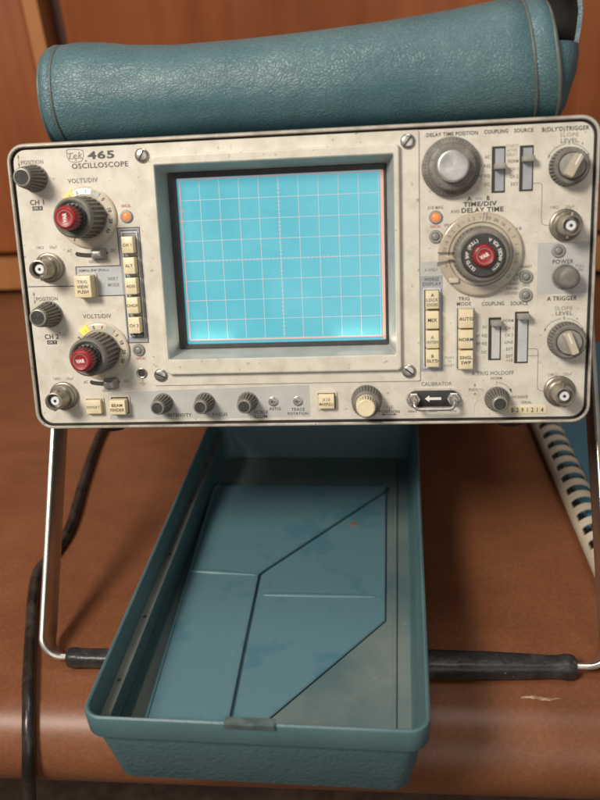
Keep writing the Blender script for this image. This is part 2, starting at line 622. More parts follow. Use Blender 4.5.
def empty(name, loc=(0, 0, 0), rot=(0, 0, 0)):
    o = bpy.data.objects.new(name, None)
    o.empty_display_size = 0.02
    COL.objects.link(o)
    o.location = loc
    o.rotation_euler = rot
    return o


def bez(p0, p1, p2, p3, n=14):
    return [tuple((1 - t) ** 3 * a + 3 * (1 - t) ** 2 * t * b + 3 * (1 - t) * t * t * c + t ** 3 * d
                  for a, b, c, d in zip(p0, p1, p2, p3)) for t in [i / n for i in range(n + 1)]]


def catmull(pts, n=8):
    pts = [Vector(p) for p in pts]
    P = [2 * pts[0] - pts[1]] + pts + [2 * pts[-1] - pts[-2]]
    out = []
    for i in range(1, len(P) - 2):
        for k in range(n):
            t = k / n
            a, b, c, d = P[i - 1], P[i], P[i + 1], P[i + 2]
            out.append(0.5 * ((2 * b) + (c - a) * t + (2 * a - 5 * b + 4 * c - d) * t * t + (3 * b - a - 3 * c + d) * t ** 3))
    out.append(pts[-1])
    return out


# ================================================================ THE SETTING
b = MB()
b.box(-3, 3, -3, 3, -0.76, -0.74, 'dark_floor')
fl = b.build('floor', smooth=0)
fl['kind'] = 'structure'
b = MB()
b.box(-3, 3, 1.02, 1.12, -0.74, 2.4, 'wall_paint')
wl = b.build('wall', smooth=0)
tag(wl, 'plain wall behind the wooden cabinet', 'wall')

# table: laminate top with a rounded front edge
TE, TR_ = -0.058, 0.0305          # where the flat top ends, edge radius
table = empty('table', (0, 0.3, -0.74))
tag(table, 'brown wood-look table with rounded front edge under the oscilloscope', 'table')
b = MB()
prof = [(0.98, 0.0), (0.30, 0.0)]
for i in range(0, 19):
    a = radians(90 + 10 * i)
    prof.append((TE + TR_ * cos(a), -TR_ + TR_ * sin(a)))
prof += [(0.98, -2 * TR_)]
loops = [[(x, y - 0.3, z + 0.74) for y, z in prof] for x in (-1.1, -0.5, 0, 0.5, 1.1)]
b.loft(loops, 'table_laminate')
top = b.build('tabletop', table, 30)
for xx, ww in ((-0.175, 0.03), (-0.10, 0.02), (0.095, 0.05), (0.14, 0.03)):
    b = MB()
    pts = [(xx + ww * t + random.uniform(-.001, .001), TE - 0.3 - 0.0214 + random.uniform(-0.0006, 0.0006), 0.74 - TR_ - 0.0213) for t in [i / 9 for i in range(10)]]
    b.tube(pts, [random.uniform(0.0001, 0.0006) for _ in pts], 'chip_pale', 6)
    b.build('worn_edge', table)
for xx in (-1.0, 1.0):
    for yy in (0.0, 0.9):
        q = MB()
        q.box(xx - 0.03, xx + 0.03, yy - 0.33, yy - 0.27, 0.0, 0.74 - 2 * TR_ - 0.002, 'cabinet_wood')
        q.build('leg', table, 0)

# small pale scuff on the laminate
b = MB()
pts = [(0.118 + 0.022 * t, -0.0538 + 0.0006 * sin(7 * t) - 0.3, 0.7403) for t in [i / 10 for i in range(11)]]
b.tube(pts, [0.0004, 0.0010, 0.0006, 0.0012, 0.0008, 0.0013, 0.0009, 0.0012, 0.0006, 0.0005, 0.0003], 'chip_pale', 6, flat=(1, 0.15))
b.build('scuff', table)

# cabinet behind
CY = 0.53
cab = empty('wooden_cabinet', (0, CY, 0))
tag(cab, 'reddish brown wooden cabinet with a dark door gap standing behind the oscilloscope', 'cabinet')
b = MB()
b.box(-1.05, 1.05, 0.03, 0.40, 0.012, 1.0, 'recess_shade')
b.build('carcass', cab, 0)
b = MB()
b.box(-1.06, 1.06, 0.004, 0.0295, 0.010, 0.050, 'cabinet_wood_pale')
b.build('base_rail', cab, 0)


def door(x0, x1, strip=None):
    q = MB()
    L_ = []
    w, h = x1 - x0, 0.93
    cx, cz = (x0 + x1) / 2, 0.058 + h / 2
    for d, y in ((0, 0.0295), (0, 0.004), (0.0015, 0.001), (0.004, 0.0)):
        L_.append([(cx + px, y, cz + pz) for px, pz in rrect(w - 2 * d, h - 2 * d, 0.004, 3)])
    q.loft(L_, 'cabinet_wood')
    return q.build('door_panel', cab, 30)


door(-1.05, -0.3215)
door(-0.283, 0.42)
door(0.437, 1.05)
b = MB()
b.box(-0.3205, -0.3045, -0.003, 0.0295, 0.058, 0.988, 'cabinet_wood_pale')
b.build('edge_strip', cab, 0)

# ================================================================ OSCILLOSCOPE
TH = radians(18.5)
ZP = 0.151
scope = empty('oscilloscope', (0, 0, ZP), (pi / 2 - TH, 0, 0))   # local x right, y up the panel, z out of the panel
tag(scope, 'cream-fronted bench oscilloscope with a lit blue screen, propped up on its carrying handle', 'oscilloscope')
MMK = 0.001
PC = (0, 76.5)


def ring(mb, outer, inner, mname, zo, zi):
    n = len(outer)
    vs = [(x, y, zo) for x, y in outer] + [(x, y, zi) for x, y in inner]
    mb.add(vs, [[j, (j + 1) % n, n + (j + 1) % n, n + j] for j in range(n)], mname)


def rr_at(cx, cy, w, h, r, seg=6):
    return [(cx + x, cy + y) for x, y in rrect(w, h, r, seg)]


# case
b = MB(MMK)
cl = []
for z, d in ((-2.5, 5), (-12, 4), (-425, 4), (-436, 8), (-440, 16)):
    cl.append([(x, y, z) for x, y in rr_at(0, 76.5, 300 - 2 * d, 153 - 2 * d, 9)])
b.loft(cl, 'case_teal', False, True)
b.build('case', scope)

# outer trim ring
b = MB(MMK)
O = lambda d, r: rr_at(0, 76.5, 300 - 2 * d, 153 - 2 * d, r)
seq = [(0.6, -9, 9), (0, -8, 9.5), (0, 0.2, 9.5), (0.3, 1.3, 9.2), (0.8, 1.75, 8.8), (1.5, 1.75, 8.2), (1.9, 1.4, 7.9), (2.0, 1.0, 7.8)]
b.loft([[(x, y, z) for x, y in O(d, r)] for d, z, r in seq], 'trim_metal', False, False)
b.loft([[(x, y, z) for x, y in O(d, r)] for d, z, r in ((2.0, 1.0, 7.8), (2.05, -1.4, 7.8))], 'groove', False, False)
b.build('bezel_trim', scope)

# front panel with the groove and the opening for the tube
OPc, OPw, OPh = (-10.2, 88.6), 122.2, 101.2
b = MB(MMK)
hole = rr_at(OPc[0], OPc[1], OPw + 4, OPh + 4, 2)
ring(b, O(2.0, 7.8), O(3.1, 6.9), 'groove', -1.0, -1.0)
ring(b, O(3.1, 6.9), O(3.2, 6.8), 'panel_cream', -1.0, -0.15)
ring(b, O(3.2, 6.8), O(3.5, 6.6), 'panel_cream', -0.15, 0.0)
ring(b, O(3.5, 6.6), hole, 'panel_cream', 0, 0)
ring(b, hole, hole, 'panel_cream', 0, -16)
b.build('front_panel', scope)

# tinted areas printed on the panel
def patch(x0, x1, y0, y1, mname, z=0.05, dy=0.0):
    q = MB(MMK)
    pts = [(x0, y0), (x1, y0), (x1, y1 + dy), (x0, y1)]
    q.add([(x, y, 0.01) for x, y in pts] + [(x, y, z) for x, y in pts],
          [[4, 5, 6, 7]] + [[j, (j + 1) % 4, 4 + (j + 1) % 4, 4 + j] for j in range(4)], mname)
    q.build('tinted_area', scope, 0)


patch(-107.5, 4.0, 4.9, 20.2, 'patch_grey', dy=2.4)
patch(121.5, 146.4, 67.3, 93.0, 'patch_grey')
patch(-118.6, -94.1, 73.4, 89.0, 'patch_blue')
patch(63.3, 74.6, 78.8, 85.6, 'patch_grey')
patch(63.2, 74.5, 28.6, 78.5, 'slot_plate', 0.06)
patch(-94, -82.4, 48.0, 108.3, 'slot_plate', 0.06)

# screen surround: flat plate and raised hood frame
b = MB(MMK)
PL = rr_at(-9.0, 86.8, 143.6, 126.2, 0.8)
h2 = rr_at(OPc[0], OPc[1], OPw + 3, OPh + 3, 1.5)
ring(b, PL, PL, 'frame_cream', 0, 0.55)
PL2 = rr_at(-9.0, 86.8, 143.2, 125.8, 0.7)
ring(b, PL, PL2, 'frame_cream', 0.55, 0.75)
ring(b, PL2, h2, 'frame_cream', 0.75, 0.75)
b.build('screen_surround', scope)
b = MB(MMK)
FC = (-9.7, 87.0)
f0 = rr_at(FC[0], FC[1], 125.6, 113.8, 2.2)
f1 = rr_at(FC[0], FC[1], 124.8, 113.0, 2.2)
f2 = rr_at(FC[0], FC[1], 123.6, 111.8, 2.0)
o0 = rr_at(OPc[0], OPc[1] + .1, 121.9, 101.4, 0.9)
o1 = rr_at(OPc[0], OPc[1], 121.0, 100.4, 0.8)
ring(b, f0, f0, 'frame_cream', 0.75, 3.0)
ring(b, f0, f1, 'frame_cream', 3.0, 3.8)
ring(b, f1, f2, 'frame_cream', 3.8, 4.0)
ring(b, f2, o0, 'frame_cream', 4.0, 4.0)
ring(b, o0, o1, 'frame_cream', 4.0, 3.2)
r0 = rr_at(-10.8, 88.6, 114.8, 94.0, 0.8)
ring(b, o1, r0, 'recess_grey', 3.2, -12)
b.build('hood_frame', scope, 20)

# black mask, tube face, graticule
scr = MB(MMK)
g1 = rr_at(-9.4, 88.3, 109.2, 88.6, 0.8)
scr.add([(x, y, -13.2) for x, y in g1], [list(range(len(g1)))], 'screen_glass')
scr_o = scr.build('screen', scope, 0)
b = MB(MMK)
r1 = rr_at(-10.8, 88.6, 114.4, 93.6, 0.8)
ring(b, r0, r1, 'mask_black', -12, -11.2)
g0 = rr_at(-9.4, 88.3, 109.2, 88.6, 0.8)
ring(b, r1, g0, 'mask_black', -11.2, -11.6)
ring(b, g0, g0, 'mask_black', -11.6, -13.6)
b.build('screen_mask', scope)
b = MB(MMK)
GX0, GX1, GY0, GY1, GZ = -62.4, 42.6, 46.5, 131.8, -13.12
for i in range(11):
    x = GX0 + (GX1 - GX0) * i / 10
    b.line([(x, GY0), (x, GY1)], 0.30 if i != 5 else 0.36, GZ, 'graticule', 0.04)
for i in range(9):
    y = GY0 + (GY1 - GY0) * i / 8
    b.line([(GX0, y), (GX1, y)], 0.30 if i != 4 else 0.36, GZ + 0.01, 'graticule', 0.04)
for i in range(1, 50):
    if i % 5:
        x = GX0 + (GX1 - GX0) * i / 50
        ym = (GY0 + GY1) / 2
        b.line([(x, ym - 0.8), (x, ym + 0.8)], 0.22, GZ + 0.02, 'graticule', 0.03)
for i in range(1, 40):
    if i % 5:
        y = GY0 + (GY1 - GY0) * i / 40
        xm = (GX0 + GX1) / 2
        b.line([(xm - 0.8, y), (xm + 0.8, y)], 0.22, GZ + 0.02, 'graticule', 0.03)
for yy in (GY0 + 1.5 * (GY1 - GY0) / 8, GY0 + 6.5 * (GY1 - GY0) / 8):     # dotted rise-time lines
    for i in range(51):
        x = GX0 + (GX1 - GX0) * i / 50
        b.line([(x - .12, yy), (x + .12, yy)], 0.16, GZ + 0.02, 'graticule', 0.03)
b.line([(GX0 - 0.2, GY0), (GX0 - 0.2, GY1)], 0.45, GZ + 0.03, 'graticule_glow', 0.05)
b.line([(44.3, GY0 - 1.6), (44.3, GY1 + 0.5)], 1.5, GZ + 0.03, 'graticule_glow', 0.05)
b.line([(GX0, GY1 + .35), (GX1 + 1, GY1 + .35)], 0.35, GZ + 0.03, 'graticule_glow', 0.05)
b.line([(GX0, GY0 - .5), (GX1 + 1, GY0 - .5)], 0.45, GZ + 0.03, 'graticule_glow', 0.05)
for s_, fy in (('100', 6.5), ('90', 6.0), ('10', 2.0), ('0', 1.5)):
    b.text(s_, GX0 - 0.1, GY0 + (GY1 - GY0) * fy / 8, 1.3, 'graticule_glow', z=GZ + 0.04, th=0.04)
b.build('graticule', scope, 0)
# the two little graticule lamps under the tube face
for xx in (-50, 31):
    d = bpy.data.lights.new('graticule_lamp', 'AREA')
    d.shape = 'RECTANGLE'
    d.size = 0.024
    d.size_y = 0.001
    d.energy = 0.0045
    d.color = (1.0, 0.93, 0.72)
    o = bpy.data.objects.new('graticule_lamp', d)
    COL.objects.link(o)
    o.parent = scope
    o.location = (xx * MMK, 44.6 * MMK, -0.0110)
    o.rotation_euler = (radians(125), 0, 0)

# ---- screws of the surround
for (u, v, a) in ((-77.5, 144.2, 60), (57.3, 144.7, 50), (-76.7, 29.7, -25), (56.8, 29.2, -40)):
    b = MB(MMK)
    b.lathe(0, 0, [(3.6, 0.75), (3.6, 1.6), (3.1, 2.2), (2.2, 2.5)], 'bright_metal', 28, cap1=True)
    b.box(-3.0, 3.0, -0.42, 0.42, 2.3, 2.56, 'groove')
    o = b.build('screw', scope)
    o.location = (u * MMK, v * MMK, 0)
    o.rotation_euler = (0, 0, radians(a))


# ---- knobs
def small_knob(u, v, r0, r1, h, name, n=20, mark=100):
    q = MB(MMK)
    q.lathe(u, v, [(r0 * 1.02, 0.15), (r0 * 1.02, 1.4), (r0, 1.5, 1), (r0 * 0.96, 3, 1), (r1 * 1.12, h - 1.6, 1), (r1 * 1.08, h - 1.5), (r1 * 1.02, h - 0.4), (r1 * 0.92, h)],
            'knob_grey', flutes=n, depth=0.75, fmat='knob_rib', cap1=True)
    a = radians(mark)
    k = q.build(name, scope, 40)
    c = MB(MMK)
    c.lathe(u, v, [(r1 * 0.98, h + .02), (r1 * 0.9, h + 0.3), (r1 * 0.80, h + 0.32)], 'knob_rim', 36, cap1=False)
    c.lathe(u, v, [(r1 * 0.80, h + 0.30), (r1 * 0.78, h + 0.18), (0.2, h + 0.18)], 'knob_cap', 36)
    c.build('knob_cap', k, 40)
    return k


small_knob(-136.0, 135.4, 6.9, 4.6, 16, 'position_knob')
small_knob(-135.8, 64.3, 6.9, 4.6, 16, 'position_knob')
for u in (-76.7, -53.4, -29.8):
    small_knob(u, 14.0, 5.3, 3.7, 12.5, 'tube_knob', 18)
small_knob(102.4, 13.4, 6.3, 3.9, 13, 'holdoff_knob', 22)

# fine position knob: grey fluted outer and beige inner
q = MB(MMK)
q.lathe(34.4, 13.8, [(8.2, 0.15), (8.2, 1.2), (8.2, 1.3, 1), (7.4, 10.0, 1), (7.0, 10.4), (6.4, 10.8)], 'knob_grey', flutes=30, depth=0.55, fmat='knob_rib')
k = q.build('horizontal_position_knob', scope, 40)
q = MB(MMK)
q.lathe(34.4, 13.8, [(5.3, 10.9), (5.3, 11.2, 1), (4.9, 18.6, 1), (4.6, 19.0), (4.0, 19.3), (3.9, 19.1), (0.2, 19.1)], 'plate_ivory', flutes=22, depth=0.4, fmat='knob_grey')
q.build('fine_knob', k, 40)


# volts per division dials
def volts_dial(u, v, marks, lit):
    d = MB(MMK)
    d.lathe(u, v, [(15.8, 0.1), (15.8, 1.3), (15.2, 1.9), (14.6, 2.1), (11.8, 2.5), (11.6, 2.1)], 'dial_cream', 64)
    for s_, ang in marks:
        a = radians(ang)
        d.text(s_, u + 13.2 * cos(a), v + 13.2 * sin(a), 1.75, 'ink', z=2.4, bold=0.03, rot=a - pi / 2, xs=0.9)
    dial = d.build('volts_dial', scope, 40)
    for ang, mn in lit:
        w = MB(MMK)
        a = radians(ang)
        pts = []
        for t in (-9, -3, 3, 9):
            pts.append((16.0 if mn != 'patch_grey' else 14.7, ang + t * 1.1))
        for t in (9, 3, -3, -9):
            pts.append((11.9, ang + t * 1.1))
        pp = [(u + r * cos(radians(t)), v + r * sin(radians(t))) for r, t in pts]
        n = len(pp)
        w.add([(x, y, 2.05) for x, y in pp] + [(x, y, 2.62) for x, y in pp],
              [[n + j for j in range(n)]] + [[j, (j + 1) % n, n + (j + 1) % n, n + j] for j in range(n)], mn)
        if mn != 'patch_grey':
            w.text('.2' if v > 80 else '.1', u + 13.3 * cos(a), v + 13.3 * sin(a), 1.5, 'ink', z=2.65, rot=a - pi / 2)
        w.build('scale_window', dial, 0)
    k = MB(MMK)
    k.lathe(u, v, [(10.9, 2.2), (10.9, 3.2), (10.8, 3.3, 1), (10.2, 19.0, 1), (10.1, 19.1), (10.0, 21.2), (9.5, 22.0), (8.9, 22.3), (8.2, 22.0), (7.2, 20.4), (0.2, 20.3)],
            'knob_grey', flutes=26, depth=0.85, fmat='knob_rib')
    ar = radians(10)
    k.text('+', u + 11.4, v + 1, 3.5, 'ink', z=3.1)
    k.build('range_knob', dial, 40)
    rk = MB(MMK)
    rk.lathe(u, v, [(6.9, 20.3), (6.9, 22.0), (6.6, 22.2, 1), (5.9, 28.5, 1), (5.6, 30.0, 1), (5.5, 30.2), (5.2, 31.2), (4.6, 31.6)], 'knob_black', flutes=20, depth=0.5, fmat='knob_black', cap1=False)
    rk.lathe(u, v, [(6.2, 26.0, 1), (5.7, 30.4, 1), (5.5, 31.0), (5.0, 31.7), (4.4, 32.0), (4.1, 31.8), (0.2, 31.8)], 'knob_red', flutes=22, depth=0.45)
    rk.lathe(u, v, [(3.75, 31.82), (3.75, 31.95), (3.45, 31.95), (3.45, 31.82)], 'knob_rim', 36, cap1=False)
    rk.text('VAR', u, v, 1.7, 'ink_white', z=31.85, bold=0.05, rot=radians(90) if v > 80 else radians(5), w=4.6)
    rk.build('variable_knob', dial, 40)


volts_dial(-109.5, 114.5, [('5', 106), ('1', 86), ('5', 42), ('10', 14), ('20', -10), ('50', -33), ('5', -124)],
           [(126, 'dial_window_dim'), (64, 'patch_grey')])
volts_dial(-108.9, 43.6, [('5', 100), ('1', 80), ('5', 40), ('10', 20), ('20', -2), ('50', -24), ('2', 145)],
           [(123, 'dial_window_lit'), (61, 'patch_grey')])


# BNC sockets
def bnc(u, v, ang):
    q = MB(MMK)
    q.lathe(u, v, [(7.9, 0.1), (7.9, 1.8), (7.5, 2.2), (6.9, 2.3), (6.7, 2.9), (6.3, 5.2), (5.4, 5.8), (4.95, 6.4), (4.85, 15.2), (4.7, 15.7), (4.35, 15.8), (4.1, 15.5), (4.05, 9.0), (2.6, 9.0)],
            'connector_metal', 44, cap1=False)
    for s_ in (0, pi):
        a = radians(ang) + s_
        q.tube([(u + cos(a) * 4.6, v + sin(a) * 4.6, 11.4), (u + cos(a) * 6.1, v + sin(a) * 6.1, 11.4)], 0.85, 'connector_metal', 10)
    o = q.build('input_connector', scope, 40)
    w = MB(MMK)
    w.lathe(u, v, [(2.9, 9.0), (2.55, 9.1), (2.45, 13.4), (2.2, 13.7), (0.85, 13.7), (0.8, 11.5), (0.05, 11.5)], 'ptfe', 28)
    w.lathe(u, v, [(0.82, 13.75), (0.05, 13.76)], 'knob_black', 16)
    w.build('insulator', o, 40)


bnc(-133.0, 89.2, 90)
bnc(-132.4, 19.0, 75)
bnc(134.4, 101.3, 80)
bnc(134.0, 17.2, 95)


# slide levers AC-GND-DC
def coupling(u0, u1, v, ul, dip):
    q = MB(MMK)
    pts = []
    n = 8
    up, lo = [], []
    for i in range(n + 1):
        t = i / n
        x = u0 + (u1 - u0) * t
        y = v + dip * (2 * t - 1) ** 2 - 0.6
        up.append((x, y + 1.15))
        lo.append((x, y - 1.15))
    e0 = [(u0 - 0.8, v + dip - .6)]
    e1 = [(u1 + 0.8, v + dip - .6)]
    pp = lo + e1 + up[::-1] + e0
    m_ = len(pp)
    q.add([(x, y, 0.02) for x, y in pp] + [(x, y, 0.1) for x, y in pp], [[m_ + j for j in range(m_)]] + [[j, (j + 1) % m_, m_ + (j + 1) % m_, m_ + j] for j in range(m_)], 'groove')
    s = q.build('coupling_slot', scope, 0)
    q = MB(MMK)
    q.rbox(ul, v - .3, 7.6, 6.0, 0.15, 3.2, 'lever_grey', 0.6, 0.5)
    q.rbox(ul, v + 0.2, 6.6, 5.0, 3.0, 7.0, 'lever_metal', 0.6, 1.4, taper=0.4)
    q.build('lever', s, 30)


coupling(-117.6, -101.0, 95.4, -104.6, 1.0)
coupling(-116.6, -101.0, 25.8, -104.6, 1.0)


# rectangular pushbuttons
def keycap(parent, u, v, w, h, z, lines, size=1.55, bold=0.02, socket=False):
    q = MB(MMK)
    q.rbox(u, v, w + 0.9, h + 0.5, 0.1, 0.5, 'key_gap', 0.3, 0.1)
    q.rbox(u, v, w, h, 0.3, z, 'key_cream', 0.5, 0.45)
    k = len(lines)
    for i, (s_, mn) in enumerate(lines):
        tw = None
        est = len(s_) * size * 0.9
        if est > w * 0.86:
            tw = w * 0.86
        q.text(s_, u, v + (k - 1) * size * 0.82 - i * size * 1.64, size, mn, z=z + 0.01, w=tw, bold=bold)
    return q.build('push_button', parent, 30)


def frame(name, u0, u1, v0, v1, t, mname, z=1.0, back='key_gap'):
    q = MB(MMK)
    w, h = u1 - u0, v1 - v0
    cx, cy = (u0 + u1) / 2, (v0 + v1) / 2
    a, bb = rr_at(cx, cy, w, h, 0.6, 3), rr_at(cx, cy, w - 2 * t, h - 2 * t, 0.4, 3)
    ring(q, a, a, mname, 0.06, z)
    ring(q, a, bb, mname, z, z)
    ring(q, bb, bb, mname, z, 0.1)
    q.add([(x, y, 0.12) for x, y in bb], [list(range(len(bb)))], back)
    return q.build(name, scope, 30)


vm = frame('vertical_mode_frame', -92.3, -83.4, 50.6, 106.4, 0.7, 'slot_light', 0.9, 'slot_plate')
for (v, s_) in ((99.7, 'CH 1'), (89.0, 'ALT'), (78.4, 'ADD'), (68.2, 'CHOP'), (57.6, 'CH 2')):
    keycap(vm, -87.7, v, 6.3, 8.6, 6, [(s_, 'ink')], 1.45)
q = MB(MMK)
q.rbox(-87.6, 51.6, 6.4, 2.0, 0.2, 1.6, 'ink', 0.3, 0.2)
q.text('CH 1 OR X', -87.6, 51.6, 0.9, 'ink_white', z=1.62, w=5.4)
q.build('small_label', vm, 0)

tv = frame('trigger_view_socket', -118.4, -107.6, 72.6, 85.4, 0.6, 'key_socket', 0.8)
keycap(tv, -113.0, 79.0, 9.2, 11.4, 8, [('TRIG', 'ink_grey'), ('VIEW', 'ink'), ('PUSH', 'ink')], 1.6)
iv = frame('invert_socket', -120.6, -110.2, 8.2, 17.6, 0.6, 'key_socket', 0.8)
keycap(iv, -115.3, 12.9, 8.6, 7.6, 3.6, [('INVERT', 'ink_grey')], 1.5)
bf = frame('beam_finder_socket', -106.6, -95.4, 7.8, 18.4, 0.6, 'key_socket', 0.8)
keycap(bf, -101.0, 13.0, 9.0, 8.0, 6, [('BEAM', 'ink'), ('FINDER', 'ink')], 1.6)
xm = frame('magnifier_socket', 7.7, 18.5, 8.8, 18.8, 0.7, 'key_socket', 0.8)
keycap(xm, 13.0, 13.9, 8.6, 7.6, 3.8, [('X10', 'ink_grey'), ('MAG(PULL)', 'ink')], 1.5)

hd = frame('horizontal_display_frame', 64.2, 73.4, 30.4, 72.2, 0.8, 'slot_light', 1.0, 'key_socket')
for v, ln in ((66.6, [('A', 'ink'), ('LOCK', 'ink_grey'), ('KNOBS', 'ink_grey')]), (56.3, [('MIX', 'ink')]), (46.2, [('A', 'ink_grey'), ('INTEN', 'ink_grey')]), (36.4, [('B', 'ink'), ("DLY'D", 'ink')])):
    keycap(hd, 68.9, v, 6.7, 9.1, 5.5, ln, 1.5 if len(ln) > 1 else 1.7, 0.03)
tm = frame('trigger_mode_frame', 81.2, 90.1, 29.6, 62.0, 0.5, 'slot_light', 0.9, 'key_socket')
for v, ln in ((56.6, [('AUTO', 'ink')]), (46.0, [('NORM', 'ink')]), (35.3, [('SINGL', 'ink'), ('SWP', 'ink')])):
    keycap(tm, 85.8, v, 7.3, 9.7, 6, ln, 1.6, 0.03)


# vertical slide switches
def slide(u0, u1, v0, v1, vl, plate):
    q = MB(MMK)
    cx, cy, w, h = (u0 + u1) / 2, (v0 + v1) / 2, u1 - u0, v1 - v0
    a, bb = rr_at(cx, cy, w, h, 0.25, 2), rr_at(cx, cy, w - 0.9, h - 0.9, 0.2, 2)
    ring(q, a, a, 'groove', 0.03, 0.22)
    ring(q, a, bb, 'groove', 0.22, 0.22)
    q.add([(x, y, 0.14) for x, y in bb], [list(range(len(bb)))], 'groove')
    pl = rr_at(cx + 0.5, cy - 0.2, w - 2.2, h - 2.0, 0.2, 2)
    n = len(pl)
    vs = [(x, y, 0.15) for x, y in pl] + [(x, y, 0.5 + 0.7 * (1 - ((y - cy) / (h / 2)) ** 2)) for x, y in pl]
    q.add(vs, [[j, (j + 1) % n, n + (j + 1) % n, n + j] for j in range(n)] + [[n + j for j in range(n)]], plate)
    s = q.build('slide_switch', scope, 0)
    q = MB(MMK)
    q.rbox(cx + 0.4, vl, w - 0.9, 2.9, 0.6, 6.0, 'lever_grey', 0.5, 0.7)
    q.build('lever', s, 30)


slide(98.3, 104.8, 118.2, 140.3, 130.6, 'slot_plate')
slide(111.7, 118.3, 118.4, 140.1, 133.6, 'slot_plate')
slide(97.7, 104.0, 34.0, 56.2, 53.6, 'slot_light')
slide(110.9, 117.8, 32.1, 58.8, 56.6, 'slot_light')


# lamps
def led(u, v, on):
    q = MB(MMK)
    q.lathe(u, v, [(3.3, 0.1), (3.3, 0.8), (2.9, 1.3), (2.2, 1.35), (2.0, 1.0)], 'lamp_ring', 32, cap1=False)
    o = q.build('indicator_lamp', scope, 40)
    q = MB(MMK)
    q.lathe(u, v, [(2.05, 0.8), (1.8, 1.5), (1.2, 1.9), (0.1, 2.0)], 'lamp_on' if on else 'lamp_off', 24)
    q.build('lens', o, 50)


led(-88.5, 114.2, True)
led(-88.0, 43.6, False)
led(70.9, 107.6, True)
led(70.9, 98.0, False)
led(116.0, 76.5, False)
led(116.0, 67.2, False)
led(131.5, 88.8, False)

# ground jack
q = MB(MMK)
q.lathe(-87.4, 30.8, [(2.9, 0.1), (2.9, 0.6), (2.5, 0.8), (2.0, 0.6), (1.9, 0.25)], 'connector_metal', 28, cap1=False)
q.lathe(-87.4, 30.8, [(2.0, 0.27), (0.1, 0.25)], 'groove', 24)
q.build('ground_jack', scope, 40)
# trimmer screws
for u in (-15.9, -2.5):
    q = MB(MMK)
    q.lathe(u, 13.8, [(2.6, 0.1), (2.6, 0.5), (2.2, 0.7), (1.7, 0.6), (1.6, 1.0), (0.1, 1.1)], 'bright_metal', 28)
    q.box(u - 1.3, u + 1.3, 13.6, 14.0, 1.0, 1.2, 'groove')
    q.build('trimmer', scope, 40)

# delay time position multi-turn dial
q = MB(MMK)
q.lathe(78.4, 131.4, [(14.3, 0.15), (14.3, 3.2), (13.8, 3.8), (12.0, 4.6), (11.6, 5.0), (11.4, 8.2), (10.8, 9.4), (9.2, 10.0), (8.6, 9.9)], 'knob_grey', 72)
for i in range(50):
    a = 2 * pi * i / 50
    r0_, r1_ = (11.9, 13.3) if i % 5 == 0 else (12.5, 13.3)
    q.line([(78.4 + r0_ * cos(a), 131.4 + r0_ * sin(a)), (78.4 + r1_ * cos(a), 131.4 + r1_ * sin(a))], 0.14, 4.15, 'knob_black', 0.3)
for i in range(10):
    a = 2 * pi * i / 10 + 0.3
    q.text(str(i), 78.4 + 10.0 * cos(a), 131.4 + 10.0 * sin(a), 1.2, 'knob_black', z=9.75, rot=a - pi / 2)
dk = q.build('delay_dial', scope, 40)
q = MB(MMK)
q.lathe(0, 0, [(7.6, 9.9), (7.6, 15.0), (7.2, 15.7), (6.6, 15.9), (0.1, 15.95)], 'turned_metal', 60)
o = q.build('knob_cap', dk, 40)
o.location = (0.0784, 0.1314, 0)

# time per division dial
TU, TV = 93.0, 88.6
q = MB(MMK)
q.lathe(TU, TV, [(20.9, 0.3), (20.9, 2.4), (20.4, 2.9), (19.8, 3.0), (16.0, 3.3), (15.8, 3.0)], 'dial_tan', 90)
for a in (-12, 90, 195, 310):
    pass
q.line([(TU + 15.7 * cos(radians(t)), TV + 15.7 * sin(radians(t))) for t in range(-190, 175, 5)], 0.25, 3.2, 'ink_grey', 0.15)
marks = [('.5', 128), ('1', 118), ('.5', 110), ('.2', 102), ('.1', 93), ('50', 78), ('20', 66), ('10', 53), ('5', 40), ('2', 27), ('1', 14), ('.5', 0), ('.2', -13), ('.1', -26), ('.05', -38), ('2', 139), ('5', 149), ('10', 160), ('20', 171), ('.1', 216), ('.5', 197)]
for s_, ang in marks:
    a = radians(ang)
    q.text(s_, TU + 18.0 * cos(a), TV + 18.0 * sin(a), 1.6, 'ink_grey', z=3.3, rot=(a - pi / 2) if abs(ang) < 175 else a - pi)
for ang in (84,):
    a = radians(ang)
    for da in (-0.7, 0.7):
        q.line([(TU + 15.6 * cos(a) - da * sin(a), TV + 15.6 * sin(a) + da * cos(a)), (TU + 20.6 * cos(a) - da * sin(a), TV + 20.6 * sin(a) + da * cos(a))], 0.2, 3.3, 'ink_grey', 0.1)
td = q.build('time_dial', scope, 40)
q = MB(MMK)                                       # clear pointer and small locking tab
q.line([(TU - 12, TV - 2.2), (TU - 21.2, TV - 3.6)], 0.5, 4.2, 'ink', 0.3)
q.line([(TU - 12, TV + 1.2), (TU - 21.2, TV + 1.4)], 0.5, 4.2, 'ink', 0.3)
q.rbox(TU - 14.3, TV - 1.2, 5.2, 2.2, 3.2, 4.6, 'dial_tan', 1.0, 0.4)
q.lathe(TU - 12.6, TV - 1.0, [(0.9, 4.6), (0.7, 5.0), (0.1, 5.1)], 'ink_white', 16)
q.rbox(TU - 13.2, TV - 12.6, 5.0, 2.6, 3.0, 4.8, 'dial_cream', 0.8, 0.4)
q.build('pointer', td, 30)
q = MB(MMK)
q.lathe(TU, TV, [(14.0, 3.0), (14.0, 3.6, 1), (13.6, 10.5, 1), (13.4, 11.2), (13.2, 13.4), (12.6, 14.2), (11.8, 14.6), (10.6, 14.4)], 'knob_grey', flutes=40, depth=0.8, fmat='knob_rib', cap1=False)
